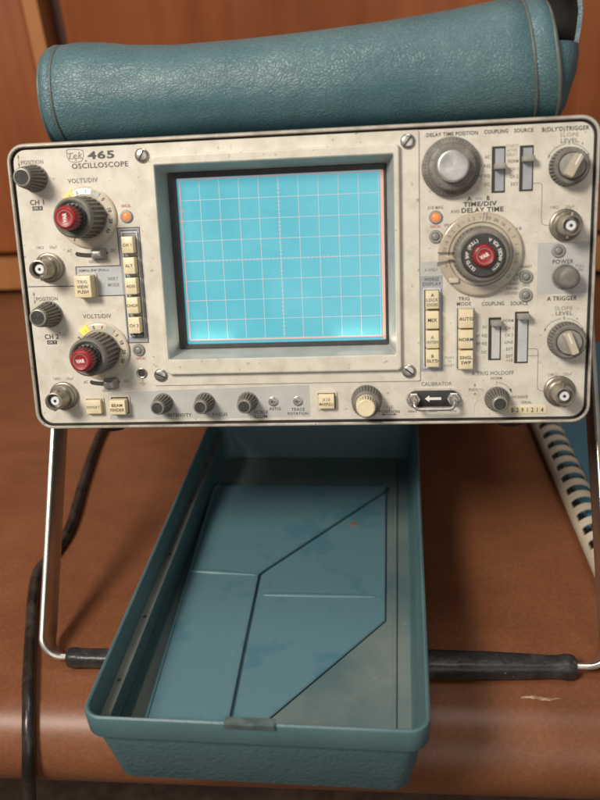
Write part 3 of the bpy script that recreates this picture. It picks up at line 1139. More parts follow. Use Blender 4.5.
q.lathe(TU, TV, [(10.7, 14.4), (10.4, 14.6), (10.3, 16.0), (10.0, 16.3), (5.6, 16.4), (5.2, 15.8)], 'knob_black', 60, cap1=False)
q.arc_text("DLY'D SWP (PULL)", TU, TV, 8.0, 237, 110, 1.55, 'ink_white', z=16.4, bold=0.015)
q.arc_text('LOCK KNOBS FOR A', TU, TV, 8.0, -58, 72, 1.55, 'ink_white', z=16.4, bold=0.015, inward=True)
q.build('sweep_knob', td, 40)
q = MB(MMK)
q.lathe(TU, TV, [(5.6, 15.8), (5.6, 16.4, 1), (5.3, 19.4, 1), (5.0, 19.8), (4.4, 20.1), (4.1, 19.9), (0.1, 19.9)], 'knob_red', flutes=24, depth=0.5)
q.lathe(TU, TV, [(3.8, 19.92), (3.8, 20.05), (3.5, 20.05), (3.5, 19.92)], 'knob_rim', 36, cap1=False)
q.text('VAR', TU, TV, 1.7, 'ink_white', z=19.95, bold=0.05, w=4.6, rot=radians(28))
q.build('variable_knob', td, 40)


# trigger level knobs with a pointer cap
def level_knob(u, v, ang, r, h):
    q = MB(MMK)
    q.lathe(u, v, [(r, 0.2), (r, 0.6, 1), (r * 0.94, h - 1.2, 1), (r * 0.9, h - 0.6), (r * 0.84, h), (r * 0.70, h - 0.1), (r * 0.66, h - 0.6)], 'knob_grey', flutes=32, depth=0.75, fmat='knob_rib', cap1=False)
    o = q.build('level_knob', scope, 40)
    q = MB(MMK)
    rr = r * 0.64
    q.lathe(u, v, [(rr, h - 0.8), (rr, h + 1.5), (rr * 0.95, h + 2.0), (rr * 0.9, h + 2.1), (0.1, h + 2.15)], 'lever_grey', 48)
    p = MB(MMK)
    bar = rrect(rr * 2 - 0.5, 4.2, 0.9, 4)
    ca, sa = cos(radians(ang)), sin(radians(ang))
    rot = lambda x, y: (u + x * ca - y * sa, v + x * sa + y * ca)
    p.loft([[(*rot(x * k_, y * ky), z) for x, y in bar] for z, k_, ky in ((h + 1.9, 1, 1.15), (h + 5.8, 0.96, 0.95), (h + 6.6, 0.92, 0.8))], 'dial_tan')
    p.line([rot(0.5, 0), rot(rr - 0.6, 0)], 0.7, h + 6.6, 'ink_white', 0.05)
    cp = q.build('selector_cap', o, 40)
    p.build('pointer_bar', o, 40)


level_knob(135.0, 129.1, 62, 9.4, 8.5)
level_knob(136.6, 43.8, 112, 9.4, 8.5)

# power button
q = MB(MMK)
q.lathe(135.0, 75.9, [(6.4, 0.1), (6.4, 1.0), (6.0, 1.4), (5.5, 1.2)], 'lamp_ring', 40, cap1=False)
q.lathe(135.0, 75.9, [(5.4, 0.3), (5.4, 9.6), (5.1, 10.6), (4.3, 11.3), (2.5, 11.7), (0.1, 11.8)], 'knob_grey', 40)
q.build('power_button', scope, 40)

# calibrator current loop
q = MB(MMK)
q.rbox(69.6, 14.1, 28.8, 10.4, 0.08, 0.7, 'trim_metal', 5.1, 0.3, 8)
q.rbox(69.6, 14.1, 27.2, 8.8, 0.4, 0.76, 'mask_black', 4.3, 0.05, 8)
q.add([(65.0, 14.1, 0.86), (67.4, 15.9, 0.86), (67.4, 14.8, 0.86), (73.6, 14.8, 0.86), (73.6, 13.4, 0.86), (67.4, 13.4, 0.86), (67.4, 12.3, 0.86)], [[0, 6, 5, 4, 3, 2, 1]], 'ink_white')
cal = q.build('calibrator_plate', scope, 30)
for u in (59.2, 80.0):
    q = MB(MMK)
    q.lathe(u, 14.1, [(3.6, 0.76), (3.6, 2.6), (3.2, 2.9)], 'bright_metal', 6)
    q.lathe(u, 14.1, [(2.3, 2.8), (2.3, 5.4), (1.8, 6.0), (0.1, 6.2)], 'connector_metal', 24)
    q.build('terminal', cal, 30)
q = MB(MMK)
pl = [(59.2, 14.1, 5.4), (59.2, 13.2, 7.0), (59.6, 11.6, 8.2), (61.2, 10.4, 8.6), (64, 10.1, 8.6), (69.6, 10.1, 8.6), (75.2, 10.1, 8.6), (78.0, 10.4, 8.6), (79.6, 11.6, 8.2), (80.0, 13.2, 7.0), (80.0, 14.1, 5.4)]
q.tube(catmull(pl, 5), 0.95, 'bright_metal', 12)
q.build('current_loop', cal, 40)

# serial number tag
q = MB(MMK)
q.rbox(118.2, 7.2, 19.6, 4.5, 0.03, 0.4, 'plate_ivory', 0.4, 0.1)
for i, ch in enumerate('B291214'):
    q.text(ch, 110.6 + i * 2.52, 7.2, 2.3, 'ink', z=0.42, bold=0.02, xs=0.75)
for i in range(6):
    q.line([(111.86 + i * 2.52, 5.4), (111.86 + i * 2.52, 9.0)], 0.12, 0.4, 'ink_pale', 0.03)
q.build('serial_tag', scope, 30)

# ---- printing on the panel
class Printed:
    """left-hand and right-hand halves of the printing"""

    def __init__(self):
        self.a, self.b = MB(MMK), MB(MMK)

    def pick(self, u):
        return self.a if u < 52 else self.b

    def text(self, s, u, v, *a, **k):
        self.pick(u).text(s, u, v, *a, **k)

    def line(self, pts, *a):
        self.pick(pts[0][0]).line(pts, *a)

    def add(self, vs, *a):
        self.pick(vs[0][0]).add(vs, *a)

    def build(self, name, parent, smooth):
        self.a.build(name, parent, smooth)
        self.b.build(name, parent, smooth)


T = Printed()


def t(s, u, v, h=1.7, ink='ink', w=None, bold=0.012, **k):
    T.text(s, u, v, h, ink, w=w, z=0.07, bold=bold, **k)


t('465', -99.4, 145.6, 3.5, w=14.2, bold=0.03)
t('OSCILLOSCOPE', -100.4, 140.6, 2.5, w=30.0, bold=0.012)
# maker's little screen-shaped emblem with script lettering
em = [(-117.6, 148.2), (-116.4, 149.0), (-112.8, 148.9), (-109.2, 148.3), (-108.6, 146.6), (-109.2, 144.0), (-110.4, 142.9), (-113.6, 142.6), (-116.2, 143.2), (-117.2, 145.0), (-117.6, 148.2)]
T.line([(p.x, p.y) for p in catmull([(x, y, 0) for x, y in em], 5)], 0.3, 0.05, 'ink_grey', 0.04)
t('Tek', -113.1, 145.9, 3.0, 'ink_grey', w=7.6, bold=0.0, shear=0.3, rot=radians(4))
T.line([(-117, 144.6), (-114.6, 144.2), (-113.8, 145.2), (-113.0, 143.4), (-112.2, 144.4), (-109.4, 144.4)], 0.25, 0.05, 'ink_grey', 0.04)
t('®', -107.7, 142.9, 0.9, 'ink_grey')
for v in (143.6, 72.6):
    t('POSITION', -136.6, v, 1.9, 'ink_grey', w=12.0)
for u, v in ((-143.8, 144.6), (-143.6, 73.2)):
    T.line([(u, v - 2.8), (u, v + 2.8)], 0.22, 0.05, 'ink_grey', 0.04)
    for s_ in (1, -1):
        T.add([(u, v + s_ * 3.4, 0.09), (u - 0.55, v + s_ * 1.5, 0.09), (u + 0.55, v + s_ * 1.5, 0.09)], [[0, 1, 2]], 'ink_grey')
t('CH 1', -136.3, 123.3, 2.5, w=7.6, bold=0.02)
t('CH 2', -136.2, 52.0, 2.5, w=7.8, bold=0.02)
for v, s_ in ((120.2, 'OR X'), (48.9, 'OR Y')):
    T.add([(x, y, 0.06) for x, y in rr_at(-136.3, v, 5.6, 2.2, 0.1, 1)], [list(range(8))], 'ink')
    T.text(s_, -136.3, v, 1.3, 'ink_white', w=4.2, z=0.09)
t('VOLTS/DIV', -110.4, 133.3, 2.2, 'ink_grey', w=16.2)
t('VOLTS/DIV', -109.6, 62.5, 2.2, 'ink_grey', w=15.8)
for u, v in ((-121.3, 97.6), (-119.6, 26.4)):
    t('AC', u, v, 1.5, 'ink_grey', w=2.5)
for u, v in ((-97.2, 97.0), (-96.2, 26.6)):
    t('DC', u, v, 1.5, 'ink_grey', w=2.7)
for u, v in ((-109.2, 91.4), (-108.6, 21.4)):
    t('GND', u, v, 1.4, 'ink_grey', w=4.0)
for u, v in ((-137.4, 99.9), (-135.8, 28.6), (129.0, 110.1), (130.6, 25.8)):
    t('1MΩ', u, v, 1.4, 'ink_pale', w=4.0)
    t('20pF', u + 7.4, v, 1.4, 'ink_pale', w=4.4)
T.line([(-146.2, 79.4), (-119.4, 79.0)], 0.45, 0.05, 'ink', 0.05)
T.line([(-118.7, 84.5), (-118.7, 89.0), (-94.2, 89.0), (-94.2, 108.4), (-82.3, 108.4), (-82.3, 47.6), (-93.2, 47.6), (-93.2, 73.3), (-107.5, 73.3)], 0.5, 0.07, 'ink', 0.05)
T.line([(-92.4, 107.0), (-83.6, 107.0)], 0.5, 0.07, 'ink', 0.05)
t('20MHz BW (PULL)', -109.0, 87.0, 1.2, 'ink', w=16.5)
t('VERT', -98.8, 82.2, 1.7, 'ink_grey', w=5.9)
t('MODE', -98.8, 79.0, 1.7, 'ink_grey', w=6.2)
t('UNCAL', -88.4, 119.6, 1.4, 'ink_red', w=5.0)
t('UNCAL', -87.2, 39.0, 1.3, 'ink_red', w=5.0)
T.line([(-87.3, 27.6), (-87.3, 25.2)], 0.25, 0.05, 'ink_grey', 0.04)
for i, w_ in enumerate((1.7, 1.1, 0.5)):
    T.line([(-87.3 - w_, 25.2 - 0.6 * i), (-87.3 + w_, 25.2 - 0.6 * i)], 0.22, 0.05, 'ink_grey', 0.04)
t('INTENSITY', -68.2, 7.0, 1.7, w=13.5)
t('FOCUS', -45.6, 7.0, 1.7, w=8.2)
t('SCALE', -22.9, 8.0, 1.7, w=7.6)
t('ILLUM', -23.2, 5.6, 1.7, w=7.2)
t('ASTIG', -15.2, 9.7, 1.5, w=6.4)
t('TRACE', -2.7, 9.2, 1.5, w=7.2)
t('ROTATION', -2.8, 6.9, 1.5, w=11.0)
t('FINE', 45.6, 9.6, 1.5, 'ink_pale', w=5.4)
t('POSITION', 46.2, 7.2, 1.6, w=11.0)
T.line([(42.6, 5.6), (49.6, 5.6)], 0.25, 0.05, 'ink', 0.04)
for s_ in (1, -1):
    T.add([(46.1 + s_ * 4.4, 5.6, 0.1), (46.1 + s_ * 2.4, 6.1, 0.1), (46.1 + s_ * 2.4, 5.1, 0.1)], [[0, 1, 2]], 'ink')
t('CALIBRATOR', 71.2, 21.9, 1.9, 'ink_grey', w=15.8)
t('300mV', 58.6, 7.2, 1.2, 'ink_grey', w=4.8)
t('30mA', 69.3, 7.2, 1.2, 'ink_grey', w=4.2)
t('1kHz', 79.6, 7.2, 1.2, 'ink_grey', w=4.2)
t('A TRIG HOLDOFF', 100.1, 27.1, 2.0, 'ink_grey', w=21.5)
t('NORM', 102.1, 24.4, 1.4, 'ink_grey', w=5.6)
t('INCREASE', 114.0, 14.2, 1.4, 'ink_grey', w=8.4)
t('SERIAL', 117.7, 11.2, 1.3, 'ink_grey', w=5.4)
t('B', 91.1, 20.8, 1.4, 'ink_grey')
t('ENDS', 90.2, 18.5, 1.4, 'ink_grey', w=4.6)
t('A', 91.2, 16.2, 1.4, 'ink_grey')
T.line([(102.2 + 8.4 * cos(radians(a)), 13.6 + 8.4 * sin(radians(a))) for a in range(90, 25, -6)], 0.25, 0.05, 'ink_grey', 0.04)
T.line([(102.2, 20.8), (102.2, 22.9)], 0.22, 0.05, 'ink_grey', 0.04)
T.add([(110.2, 16.2, 0.1), (108.6, 18.2, 0.1), (109.7, 18.8, 0.1)], [[0, 1, 2]], 'ink')
T.line([(93.0, 18.6), (94.6, 18.6), (95.6, 17.6)], 0.22, 0.05, 'ink_grey', 0.04)
T.line([(90.5, 5.4), (91.0, 10), (93.0, 13.0)], 0.15, 0.05, 'ink_pale', 0.03)
t('DELAY TIME POSITION', 79.0, 147.2, 1.7, w=25.0, bold=0.02)
t('COUPLING', 100.2, 147.3, 1.7, w=11.4, bold=0.02)
t('SOURCE', 113.4, 147.2, 1.7, w=9.2, bold=0.02)
t("B(DLY'D)TRIGGER", 133.2, 147.0, 1.9, w=22.2, bold=0.02)
t('SLOPE', 135.0, 144.1, 1.8, 'ink_pale', w=8.8)
t('LEVEL', 135.2, 141.4, 1.9, 'ink_grey', w=8.2)
t('SLOPE', 135.0, 60.0, 1.8, 'ink_pale', w=8.8)
t('LEVEL', 135.3, 57.4, 1.9, 'ink_grey', w=8.2)
for cy_, du in ((129.1, 0), (43.8, 0.4)):
    u = 135.0 + du
    t('0', u, cy_ + 9.8 + 1.4, 1.4, 'ink_grey')
    t('-', u - 6.6, cy_ + 9.9, 1.5, 'ink_grey')
    t('+', u + 6.4, cy_ + 10.6, 1.5, 'ink_grey')
    for s_ in (1, -1):
        T.line([(u + s_ * 11.0 * cos(radians(a)), cy_ + 11.0 * sin(radians(a))) for a in range(82, 30, -6)], 0.25, 0.05, 'ink_grey', 0.04)
        a = radians(30)
        T.add([(u + s_ * 10.6 * cos(radians(23)), cy_ + 10.6 * sin(radians(23)), 0.1), (u + s_ * 10.3 * cos(radians(33)), cy_ + 10.3 * sin(radians(33)), 0.1), (u + s_ * 11.5 * cos(radians(33)), cy_ + 11.5 * sin(radians(33)), 0.1)], [[0, 1, 2]], 'ink_grey')
for s_, v, w_ in (('AC', 135.5, 2.6), ('LF REJ', 131.3, 6.0), ('HF REJ', 126.6, 6.0), ('DC', 122.4, 2.8)):
    t(s_, 97.5 - w_ / 2, v, 1.5, 'ink_grey', w=w_)
for s_, v, w_ in (('STARTS', 140.2, 6.3), ('AFTER', 138.2, 5.2), ('DELAY', 136.2, 5.2)):
    t(s_, 108.0, v, 1.35, 'ink_pale', w=w_)
for s_, v, w_ in (('NORM', 133.0, 5.0), ('CH 1', 129.2, 4.0), ('CH 2', 125.7, 4.0), ('EXT', 122.1, 3.4)):
    t(s_, 111.1 - w_ / 2, v, 1.5, 'ink_grey', w=w_)
t('A', 87.6, 115.9, 1.9, bold=0.03)
t('AND', 92.3, 115.8, 1.3, 'ink_pale', w=3.6)
t('B', 96.8, 115.9, 1.9, bold=0.03)
t('TIME/DIV', 92.8, 113.2, 2.1, w=16.4, bold=0.03)
t('AND', 80.6, 110.0, 1.4, 'ink_grey', w=4.4)
t('DELAY TIME', 94.0, 110.3, 2.2, w=20.6, bold=0.03)
t('X10 MAG', 70.7, 112.3, 1.5, 'ink_grey', w=7.8)
t('UNCAL', 71.0, 103.0, 1.3, 'ink_red', w=5.2)
t('ms', 77.2, 103.7, 1.7, 'ink_grey', w=3.8)
t('µs', 111.4, 100.8, 1.7, 'ink_grey', w=3.8)
t('B', 72.2, 83.8, 1.4, 'ink')
t('A ONLY', 68.6, 81.4, 1.4, 'ink_grey', w=6.6)
t('HORIZ', 69.0, 76.6, 1.6, w=7.2)
t('DISPLAY', 69.0, 74.2, 1.6, w=9.2)
t('READY', 116.2, 81.5, 1.3, 'ink_grey', w=5.6)
t('TRIG', 116.1, 72.1, 1.2, 'ink_grey', w=3.6)
for i, s_ in enumerate(('A', 'ONLY', 'WHEN', 'KNOBS', 'LOCKED')):
    w_ = (1.2, 4.2, 4.6, 5.6, 6.4)[i]
    t(s_, 112.2 - w_ / 2, 77.6 - i * 2.3, 1.3, 'ink_grey', w=w_)
t('TRIG', 85.2, 66.2, 1.8, w=5.6)
t('MODE', 85.2, 63.6, 1.8, w=7.2)
t('COUPLING', 99.8, 63.3, 1.9, w=11.2)
t('SOURCE', 112.9, 63.1, 1.9, w=8.6)
t('POWER', 134.0, 83.4, 2.0, w=10.2)
t('PULL', 142.3, 81.1, 1.4, 'ink_grey', w=4.2)
t('ON', 142.3, 79.1, 1.4, 'ink_grey', w=2.6)
t('A TRIGGER', 134.0, 65.0, 2.1, w=14.8, bold=0.02)
for s_, v, w_ in (('AC', 51.4, 2.4), ('LF REJ', 47.0, 5.4), ('HF REJ', 42.8, 5.4), ('DC', 38.3, 2.6)):
    t(s_, 97.0 - w_ / 2, v, 1.5, 'ink_grey', w=w_)
for s_, v, w_ in (('NORM', 54.4, 5.4), ('CH 1', 50.5, 4.2), ('CH 2', 46.9, 4.2), ('LINE', 43.2, 4.2), ('EXT', 39.6, 3.4), ('EXT', 35.9, 3.4), ('÷10', 33.7, 3.4)):
    t(s_, 110.2 - w_ / 2, v, 1.5, 'ink_grey', w=w_)
for i, s_ in enumerate(('PUSH', 'TO', 'RESET')):
    t(s_, 77.9, 35.8 - 2.1 * i, 1.3, 'ink_pale', w=(4.6, 2.0, 5.4)[i])


def corner(pts):
    T.line(pts, 0.28, 0.05, 'ink_grey', 0.04)


corner([(118.4, 122.0), (121.4, 122.0), (122.4, 121.6), (122.8, 120.6), (122.8, 104.6), (123.2, 102.4), (124.4, 101.6), (126.6, 101.4)])
corner([(117.8, 39.5), (121.6, 39.5), (122.6, 39.0), (123.0, 38.0), (123.0, 19.6), (123.4, 18.0), (124.6, 17.2), (126.2, 17.1)])
corner([(117.8, 35.8), (123.0, 35.8)])
T.build('panel_lettering', scope, 0)

# feet
for u, z in ((-112, -16), (112, -16)):
    q = MB(MMK)
    q.lathe(0, 0, [(8.2, 0), (8.2, 4), (7.4, 8), (6.6, 9), (0.1, 9.1)], 'rubber_black', 28)
    o = q.build('foot', scope, 40)
    o.location = (u * MMK, 4.5 * MMK, z * MMK)
    o.rotation_euler = (pi / 2, 0, 0)
for u in (-112, 112):
    q = MB(MMK)
    q.lathe(0, 0, [(9, 0), (9, 5), (8, 9.6), (0.1, 9.8)], 'rubber_black', 28)
    o = q.build('foot', scope, 40)
    o.location = (u * MMK, 4.2 * MMK, -0.412)
    o.rotation_euler = (pi / 2, 0, 0)

# carrying handle used as a stand (built in world axes, then parented)
inv = scope.matrix_basis.inverted()


def to_scope(o):
    o.parent = scope
    o.data.transform(inv)
    return o


HX0, HX1 = -0.1680, 0.1695
Yb, Zb = -0.037, 0.0078
Yp, Zp = 0.1165, 0.1835
dirv = Vector((0, Yp - Yb, Zp - Zb)).normalized()
perp = Vector((0, -dirv.z, dirv.y))


def strip(path, tn, tw, mb, mname, widths):
    """flat bar: path of (point, outward normal); tn thickness, width along perp"""
    loops = []
    for (p, nrm), tw in zip(path, widths):
        p, nrm = Vector(p), Vector(nrm)
        l = []
        for x, y in rrect(tn, tw, min(tn, tw) * 0.32, 3):
            l.append(tuple(p + nrm * x + perp * y))
        loops.append(l)
    mb.loft(loops, mname)


path = []
rad = 0.013
c0 = Vector((HX0, Yb, Zb))
for tt in (1.0, 0.75, 0.5, 0.25):
    p = Vector((HX0, Yb + (Yp - Yb) * tt, Zb + (Zp - Zb) * tt))
    path.append((p - perp * 0.0050, (-1, 0, 0)))
cc = c0 + Vector((rad, 0, 0)) + dirv * rad
for i in range(0, 10):
    a = radians(90 * i / 9)
    nrm = Vector((-cos(a), 0, 0)) - dirv * sin(a)
    path.append((cc + nrm * rad - perp * 0.0050 * (1 - sin(a)), nrm))
cc = Vector((HX1, Yb, Zb)) + Vector((-rad, 0, 0)) + dirv * rad
for i in range(0, 10):
    a = radians(90 - 90 * i / 9)
    nrm = Vector((cos(a), 0, 0)) - dirv * sin(a)
    path.append((cc + nrm * rad - perp * 0.0050 * (1 - sin(a)), nrm))
for tt in (0.25, 0.5, 0.75, 1.0):
    p = Vector((HX1, Yb + (Yp - Yb) * tt, Zb + (Zp - Zb) * tt))
    path.append((p - perp * 0.0050, (1, 0, 0)))
b = MB()
wd = [0.0215] * 4 + [0.0215 - 0.0172 * (i / 9) ** 1.3 for i in range(10)]
strip(path, 0.0036, 0.0125, b, 'aluminium', wd + wd[::-1])
handle = to_scope(b.build('carrying_handle', None, 40))
for x0, x1 in ((HX0 - 0.0025, -0.146), (0.146, HX1 + 0.0025)):
    q = MB()
    n = 32
    L_ = []
    for x, r in ((x0, 0.009), (x0 + 0.001, 0.010), (x1 - 0.001, 0.010), (x1, 0.010)):
        L_.append([(x, Yp + r * cos(2 * pi * j / n), Zp + r * sin(2 * pi * j / n)) for j in range(n)])
    q.loft(L_, 'knob_black')
    o = q.build('pivot_hub', None, 40)
    to_scope(o)
# grip
b = MB()
loops = []
for x, dp, hh in ((-0.1530, 0.0065, 0.0070), (-0.1524, 0.0088, 0.0095), (-0.1500, 0.0104, 0.0108), (-0.1470, 0.0106, 0.0110), (-0.1445, 0.0102, 0.0098), (-0.140, 0.0100, 0.0094), (-0.125, 0.0104, 0.0095), (-0.10, 0.0122, 0.0102), (-0.06, 0.0145, 0.0112),
                  (0.0, 0.0155, 0.0118), (0.06, 0.0158, 0.0120), (0.10, 0.0148, 0.0118), (0.125, 0.0128, 0.0108), (0.136, 0.0116, 0.0100), (0.141, 0.0118, 0.0104), (0.1445, 0.0130, 0.0122), (0.148, 0.0128, 0.0120), (0.1502, 0.0112, 0.0105), (0.1508, 0.0085, 0.0080)):
    l = []
    for a, c in rrect(dp, hh, min(dp, hh) * 0.33, 4):
        l.append((x, Yb - 0.0002 + a * 0.96, 0.0071 + c + a * 0.10))
    loops.append(l)
b.loft(loops, 'grip_black')
g = to_scope(b.build('grip', None, 45))
g.parent = handle

# ================================================================ FRONT COVER USED AS A TRAY
tray = empty('instrument_cover', (-0.0138, 0.1786, 0.0), (radians(-4.9), 0, radians(-1.1)))
tag(tray, 'open teal plastic cover lying like a tray under the oscilloscope, jutting over the table edge', 'cover')
# local frame: x across, y = 0 at the rear end and negative toward the viewer, z up from its underside
YR, YF = 0.006, -0.3135
TXW = 0.1610


def tr(w0, y0, y1, r, z, seg=6):
    cy, h = (y0 + y1) / 2, abs(y1 - y0)
    return [(x, cy + y, z) for x, y in rrect(w0, h, r, seg)]


def sl(loop):
    """the underside runs 3 mm lower at the front"""
    return [(x, y, z - 0.003 * y / YF) for x, y, z in loop]


b = MB()
HZ = 0.0455
RB = HZ - 0.0140
outer = [sl(tr(0.1455, YR - 0.0135, YF + 0.0078, 0.008, 0.0)), sl(tr(0.1466, YR - 0.0115, YF + 0.0070, 0.009, 0.0009)), tr(0.1585, YR - 0.0045, YF + 0.0024, 0.0095, RB)]
b.loft(outer, 'cover_textured', True, False)
lip = [tr(0.1585, YR - 0.0045, YF + 0.0024, 0.0095, RB), tr(0.1632, YR - 0.0012, YF + 0.0008, 0.0095, RB + 0.0004), tr(0.1642, YR - 0.0004, YF + 0.0003, 0.0098, RB + 0.0014),
       tr(0.1650, YR, YF, 0.0100, HZ - 0.0022), tr(0.1642, YR - 0.0004, YF + 0.0004, 0.0098, HZ - 0.0006), tr(0.1625, YR - 0.0013, YF + 0.0013, 0.0092, HZ),
       tr(0.1608, YR - 0.0022, YF + 0.0022, 0.0086, HZ - 0.0006), tr(0.1602, YR - 0.0025, YF + 0.0025, 0.0084, HZ - 0.002)]
b.loft(lip, 'cover_teal', False, False)
inner = [lip[-1], tr(0.1520, YR - 0.0085, YF + 0.0070, 0.009, 0.0085), tr(0.1480, YR - 0.0110, YF + 0.0100, 0.008, 0.0055)]
b.loft(inner, 'cover_teal', False, False)
shell = b.build('cover_shell', tray, 40)
b = MB()
fl_ = tr(0.1480, YR - 0.0110, YF + 0.0100, 0.008, 0.0055)
b.add(fl_, [list(range(len(fl_)))], 'cover_floor')
for xx in (0.0655,):
    b.tube([(xx, YR - 0.02, 0.0060), (xx, YF + 0.016, 0.0060)], 0.0012, 'cover_floor', 8)
b.build('cover_floor', shell, 40)
# side ledge on the left wall
b = MB()
b.box(-0.0792, -0.0738, YF + 0.010, YR - 0.016, 0.0295, 0.0315, 'ledge_grey')
b.box(-0.0775, -0.0752, YF + 0.014, YR - 0.016, 0.0170, 0.0295, 'cover_teal')
for yy in (-0.276, -0.228, -0.17, -0.11, -0.06):
    b.lathe(-0.0765, yy, [(0.0011, 0.0314), (0.0011, 0.0317), (0.0002, 0.0317)], 'groove', 14)
b.build('side_ledge', shell, 30)

# compartment plates: bent sheet metal flaps
def sheet(name, poly, z0, th, mname, edge=None, crease=None, edge2=None):
    """poly counter-clockwise outline; rolled edge bead along 'edge' polyline; raised crease"""
    q = MB()
    n = len(poly)
    zf = lambda x, y: z0
    ctr = (sum(p[0] for p in poly) / n, sum(p[1] for p in poly) / n)
    inset = []
    for i in range(n):
        p0, p1, p2 = Vector(poly[i - 1]), Vector(poly[i]), Vector(poly[(i + 1) % n])
        e1, e2 = (p1 - p0).normalized(), (p2 - p1).normalized()
        n1, n2 = Vector((-e1.y, e1.x)), Vector((-e2.y, e2.x))
        m_ = (n1 + n2)
        m_ = m_ / max(0.3, m_.dot(n1))
        inset.append(tuple(p1 + m_ * 0.0006))
    vs = [(x, y, z0 - th) for x, y in poly] + [(x, y, z0 - 0.0005) for x, y in poly] + [(x, y, z0) for x, y in inset]
    fs = [[j, (j + 1) % n, n + (j + 1) % n, n + j] for j in range(n)] + [[n + j, n + (j + 1) % n, 2 * n + (j + 1) % n, 2 * n + j] for j in range(n)]
    q.add(vs, fs + [[2 * n + j for j in range(n)], list(range(n))[::-1]], mname)
    o = q.build(name, tray, 30)
    for edge in [e_ for e_ in (edge, edge2) if e_]:
        q = MB()
        q.tube([(x, y, z0 + 0.0002) for x, y in edge], 0.0009, 'plate_blue', 8)
        q.build('rolled_edge', o, 40)
    if crease:
        q = MB()
        q.tube([(x, y, z0 + 0.0001) for x, y in crease], [0.0009] + [0.0018] * (len(crease) - 2) + [0.0009], 'plate_blue', 10, flat=(1, 0.6))
        q.build('crease', o, 60)
    return o


def tl(x, y):
    """cover coordinates measured from the panel base -> local frame of the tray"""
    X_, Y_ = x + 0.0138, y - 0.191
    a = radians(1.1)
    # undo the small yaw
    return (X_ * cos(a) - Y_ * sin(a), X_ * sin(a) + Y_ * cos(a))


A_out = [tl(*p) for p in [(-0.0831, -0.098), (-0.0395, -0.098), (-0.0399, -0.0356), (-0.0401, 0.0301), (-0.0368, 0.0352), (0.0417, 0.1289), (0.0425, 0.1357), (-0.0854, 0.1381), (-0.0883, 0.1325)]]
B_out = [tl(*p) for p in [(-0.0414, -0.098), (-0.0303, -0.098), (0.0418, -0.0085), (0.0432, 0.1328), (0.0402, 0.1348), (-0.0378, 0.0366), (-0.0419, 0.0294)]]
PA, PB_ = 0.0095, 0.0076
sheet('compartment_plate', A_out, PA, 0.0013, 'plate_blue', edge=[tl(*p) for p in [(-0.0397, -0.098), (-0.0401, -0.0356), (-0.0403, 0.0301), (-0.0371, 0.0352), (0.0414, 0.1287), (0.0422, 0.1355)]], edge2=[tl(*p) for p in [(-0.0829, -0.098), (-0.0881, 0.1325), (-0.0854, 0.1378)]], crease=[tl(*p) for p in [(-0.086, 0.0336), (-0.0783, 0.033), (-0.0629, 0.0318), (-0.0414, 0.03)]])
pb = sheet('compartment_plate', B_out, PB_, 0.0013, 'plate_blue', crease=[tl(*p) for p in [(-0.0341, 0.0128), (-0.0236, 0.0127), (0.0217, 0.0122), (0.0357, 0.012)]])
# rust spot round a rivet
b = MB()
rx, ry = tl(0.0204, 0.0894)
b.lathe(rx, ry, [(0.0022, PB_), (0.0020, PB_ + 0.0004), (0.0002, PB_ + 0.0005)], 'rust', 18)
b.build('rivet', pb, 40)
# plate supports going down to the floor, out of sight under the flaps
for (x, y) in ((-0.060, -0.06), (-0.060, 0.06), (0.01, 0.05), (-0.02, -0.06)):
    px, py = tl(x, y)
    b = MB()
    b.box(px - 0.004, px + 0.004, py - 0.004, py + 0.004, 0.0050, 0.0064, 'plate_blue')
    b.build('plate_support', tray, 0)
# metal clip on the front rim
b = MB()
cx, cy = tl(-0.0200, -0.1145)
b.box(cx - 0.0118, cx + 0.0118, YF - 0.0010, YF + 0.0036, HZ + 0.0002, HZ + 0.0010, 'clip_metal')
b.box(cx - 0.0118, cx + 0.0118, YF - 0.0011, YF - 0.0003, HZ - 0.0016, HZ + 0.0009, 'clip_metal')
b.build('clip', tray, 20)

# ================================================================ LEATHER POUCH ON TOP
pouch = empty('accessory_pouch', (0, 0, 0), (pi / 2 - TH, 0, 0))
pouch.location = scope.matrix_basis @ Vector((0, 0.1515, -0.040))
tag(pouch, 'teal grained leatherette pouch with piped ends lying across the top of the oscilloscope', 'pouch')


def pring(u, H, hw, zc, lift=0.0, n=56, e=0.86):
    l = []
    for j in range(n):
        a = 2 * pi * j / n
        ca, sa = cos(a), sin(a)
        x = abs(ca) ** e * (1 if ca >= 0 else -1)
        y = abs(sa) ** e * (1 if sa >= 0 else -1)
        s_ = max(0.0, min(1.0, u / 0.11))
        l.append((u + s_ * (0.001 + 0.009 * (0.5 - 0.5 * y)), lift + H / 2 + H / 2 * y, zc + hw * x))
    return l


K_ = 0.918
sta = [(-0.1440, 0.0505, 0.0330), (-0.1425, 0.0540, 0.0350), (-0.1395, 0.0550, 0.0358), (-0.1372, 0.0548, 0.0357), (-0.1360, 0.0536, 0.0352), (-0.1348, 0.0548, 0.0357), (-0.125, 0.0556, 0.0358), (-0.112, 0.0548, 0.0355),
       (-0.096, 0.0526, 0.0352), (-0.07, 0.0512, 0.0350), (-0.03, 0.0518, 0.0352), (0.01, 0.0535, 0.0358), (0.05, 0.0560, 0.0365), (0.085, 0.0592, 0.0375), (0.110, 0.0622, 0.0385), (0.1215, 0.0634, 0.0390),
       (0.1225, 0.0622, 0.0384), (0.1237, 0.0636, 0.0391), (0.130, 0.0640, 0.0392), (0.1330, 0.0636, 0.0390), (0.1345, 0.0622, 0.0384)]
b = MB()
b.loft([pring(u * K_, H, hw, -0.0005) for u, H, hw in sta], 'leather_teal', True, False)
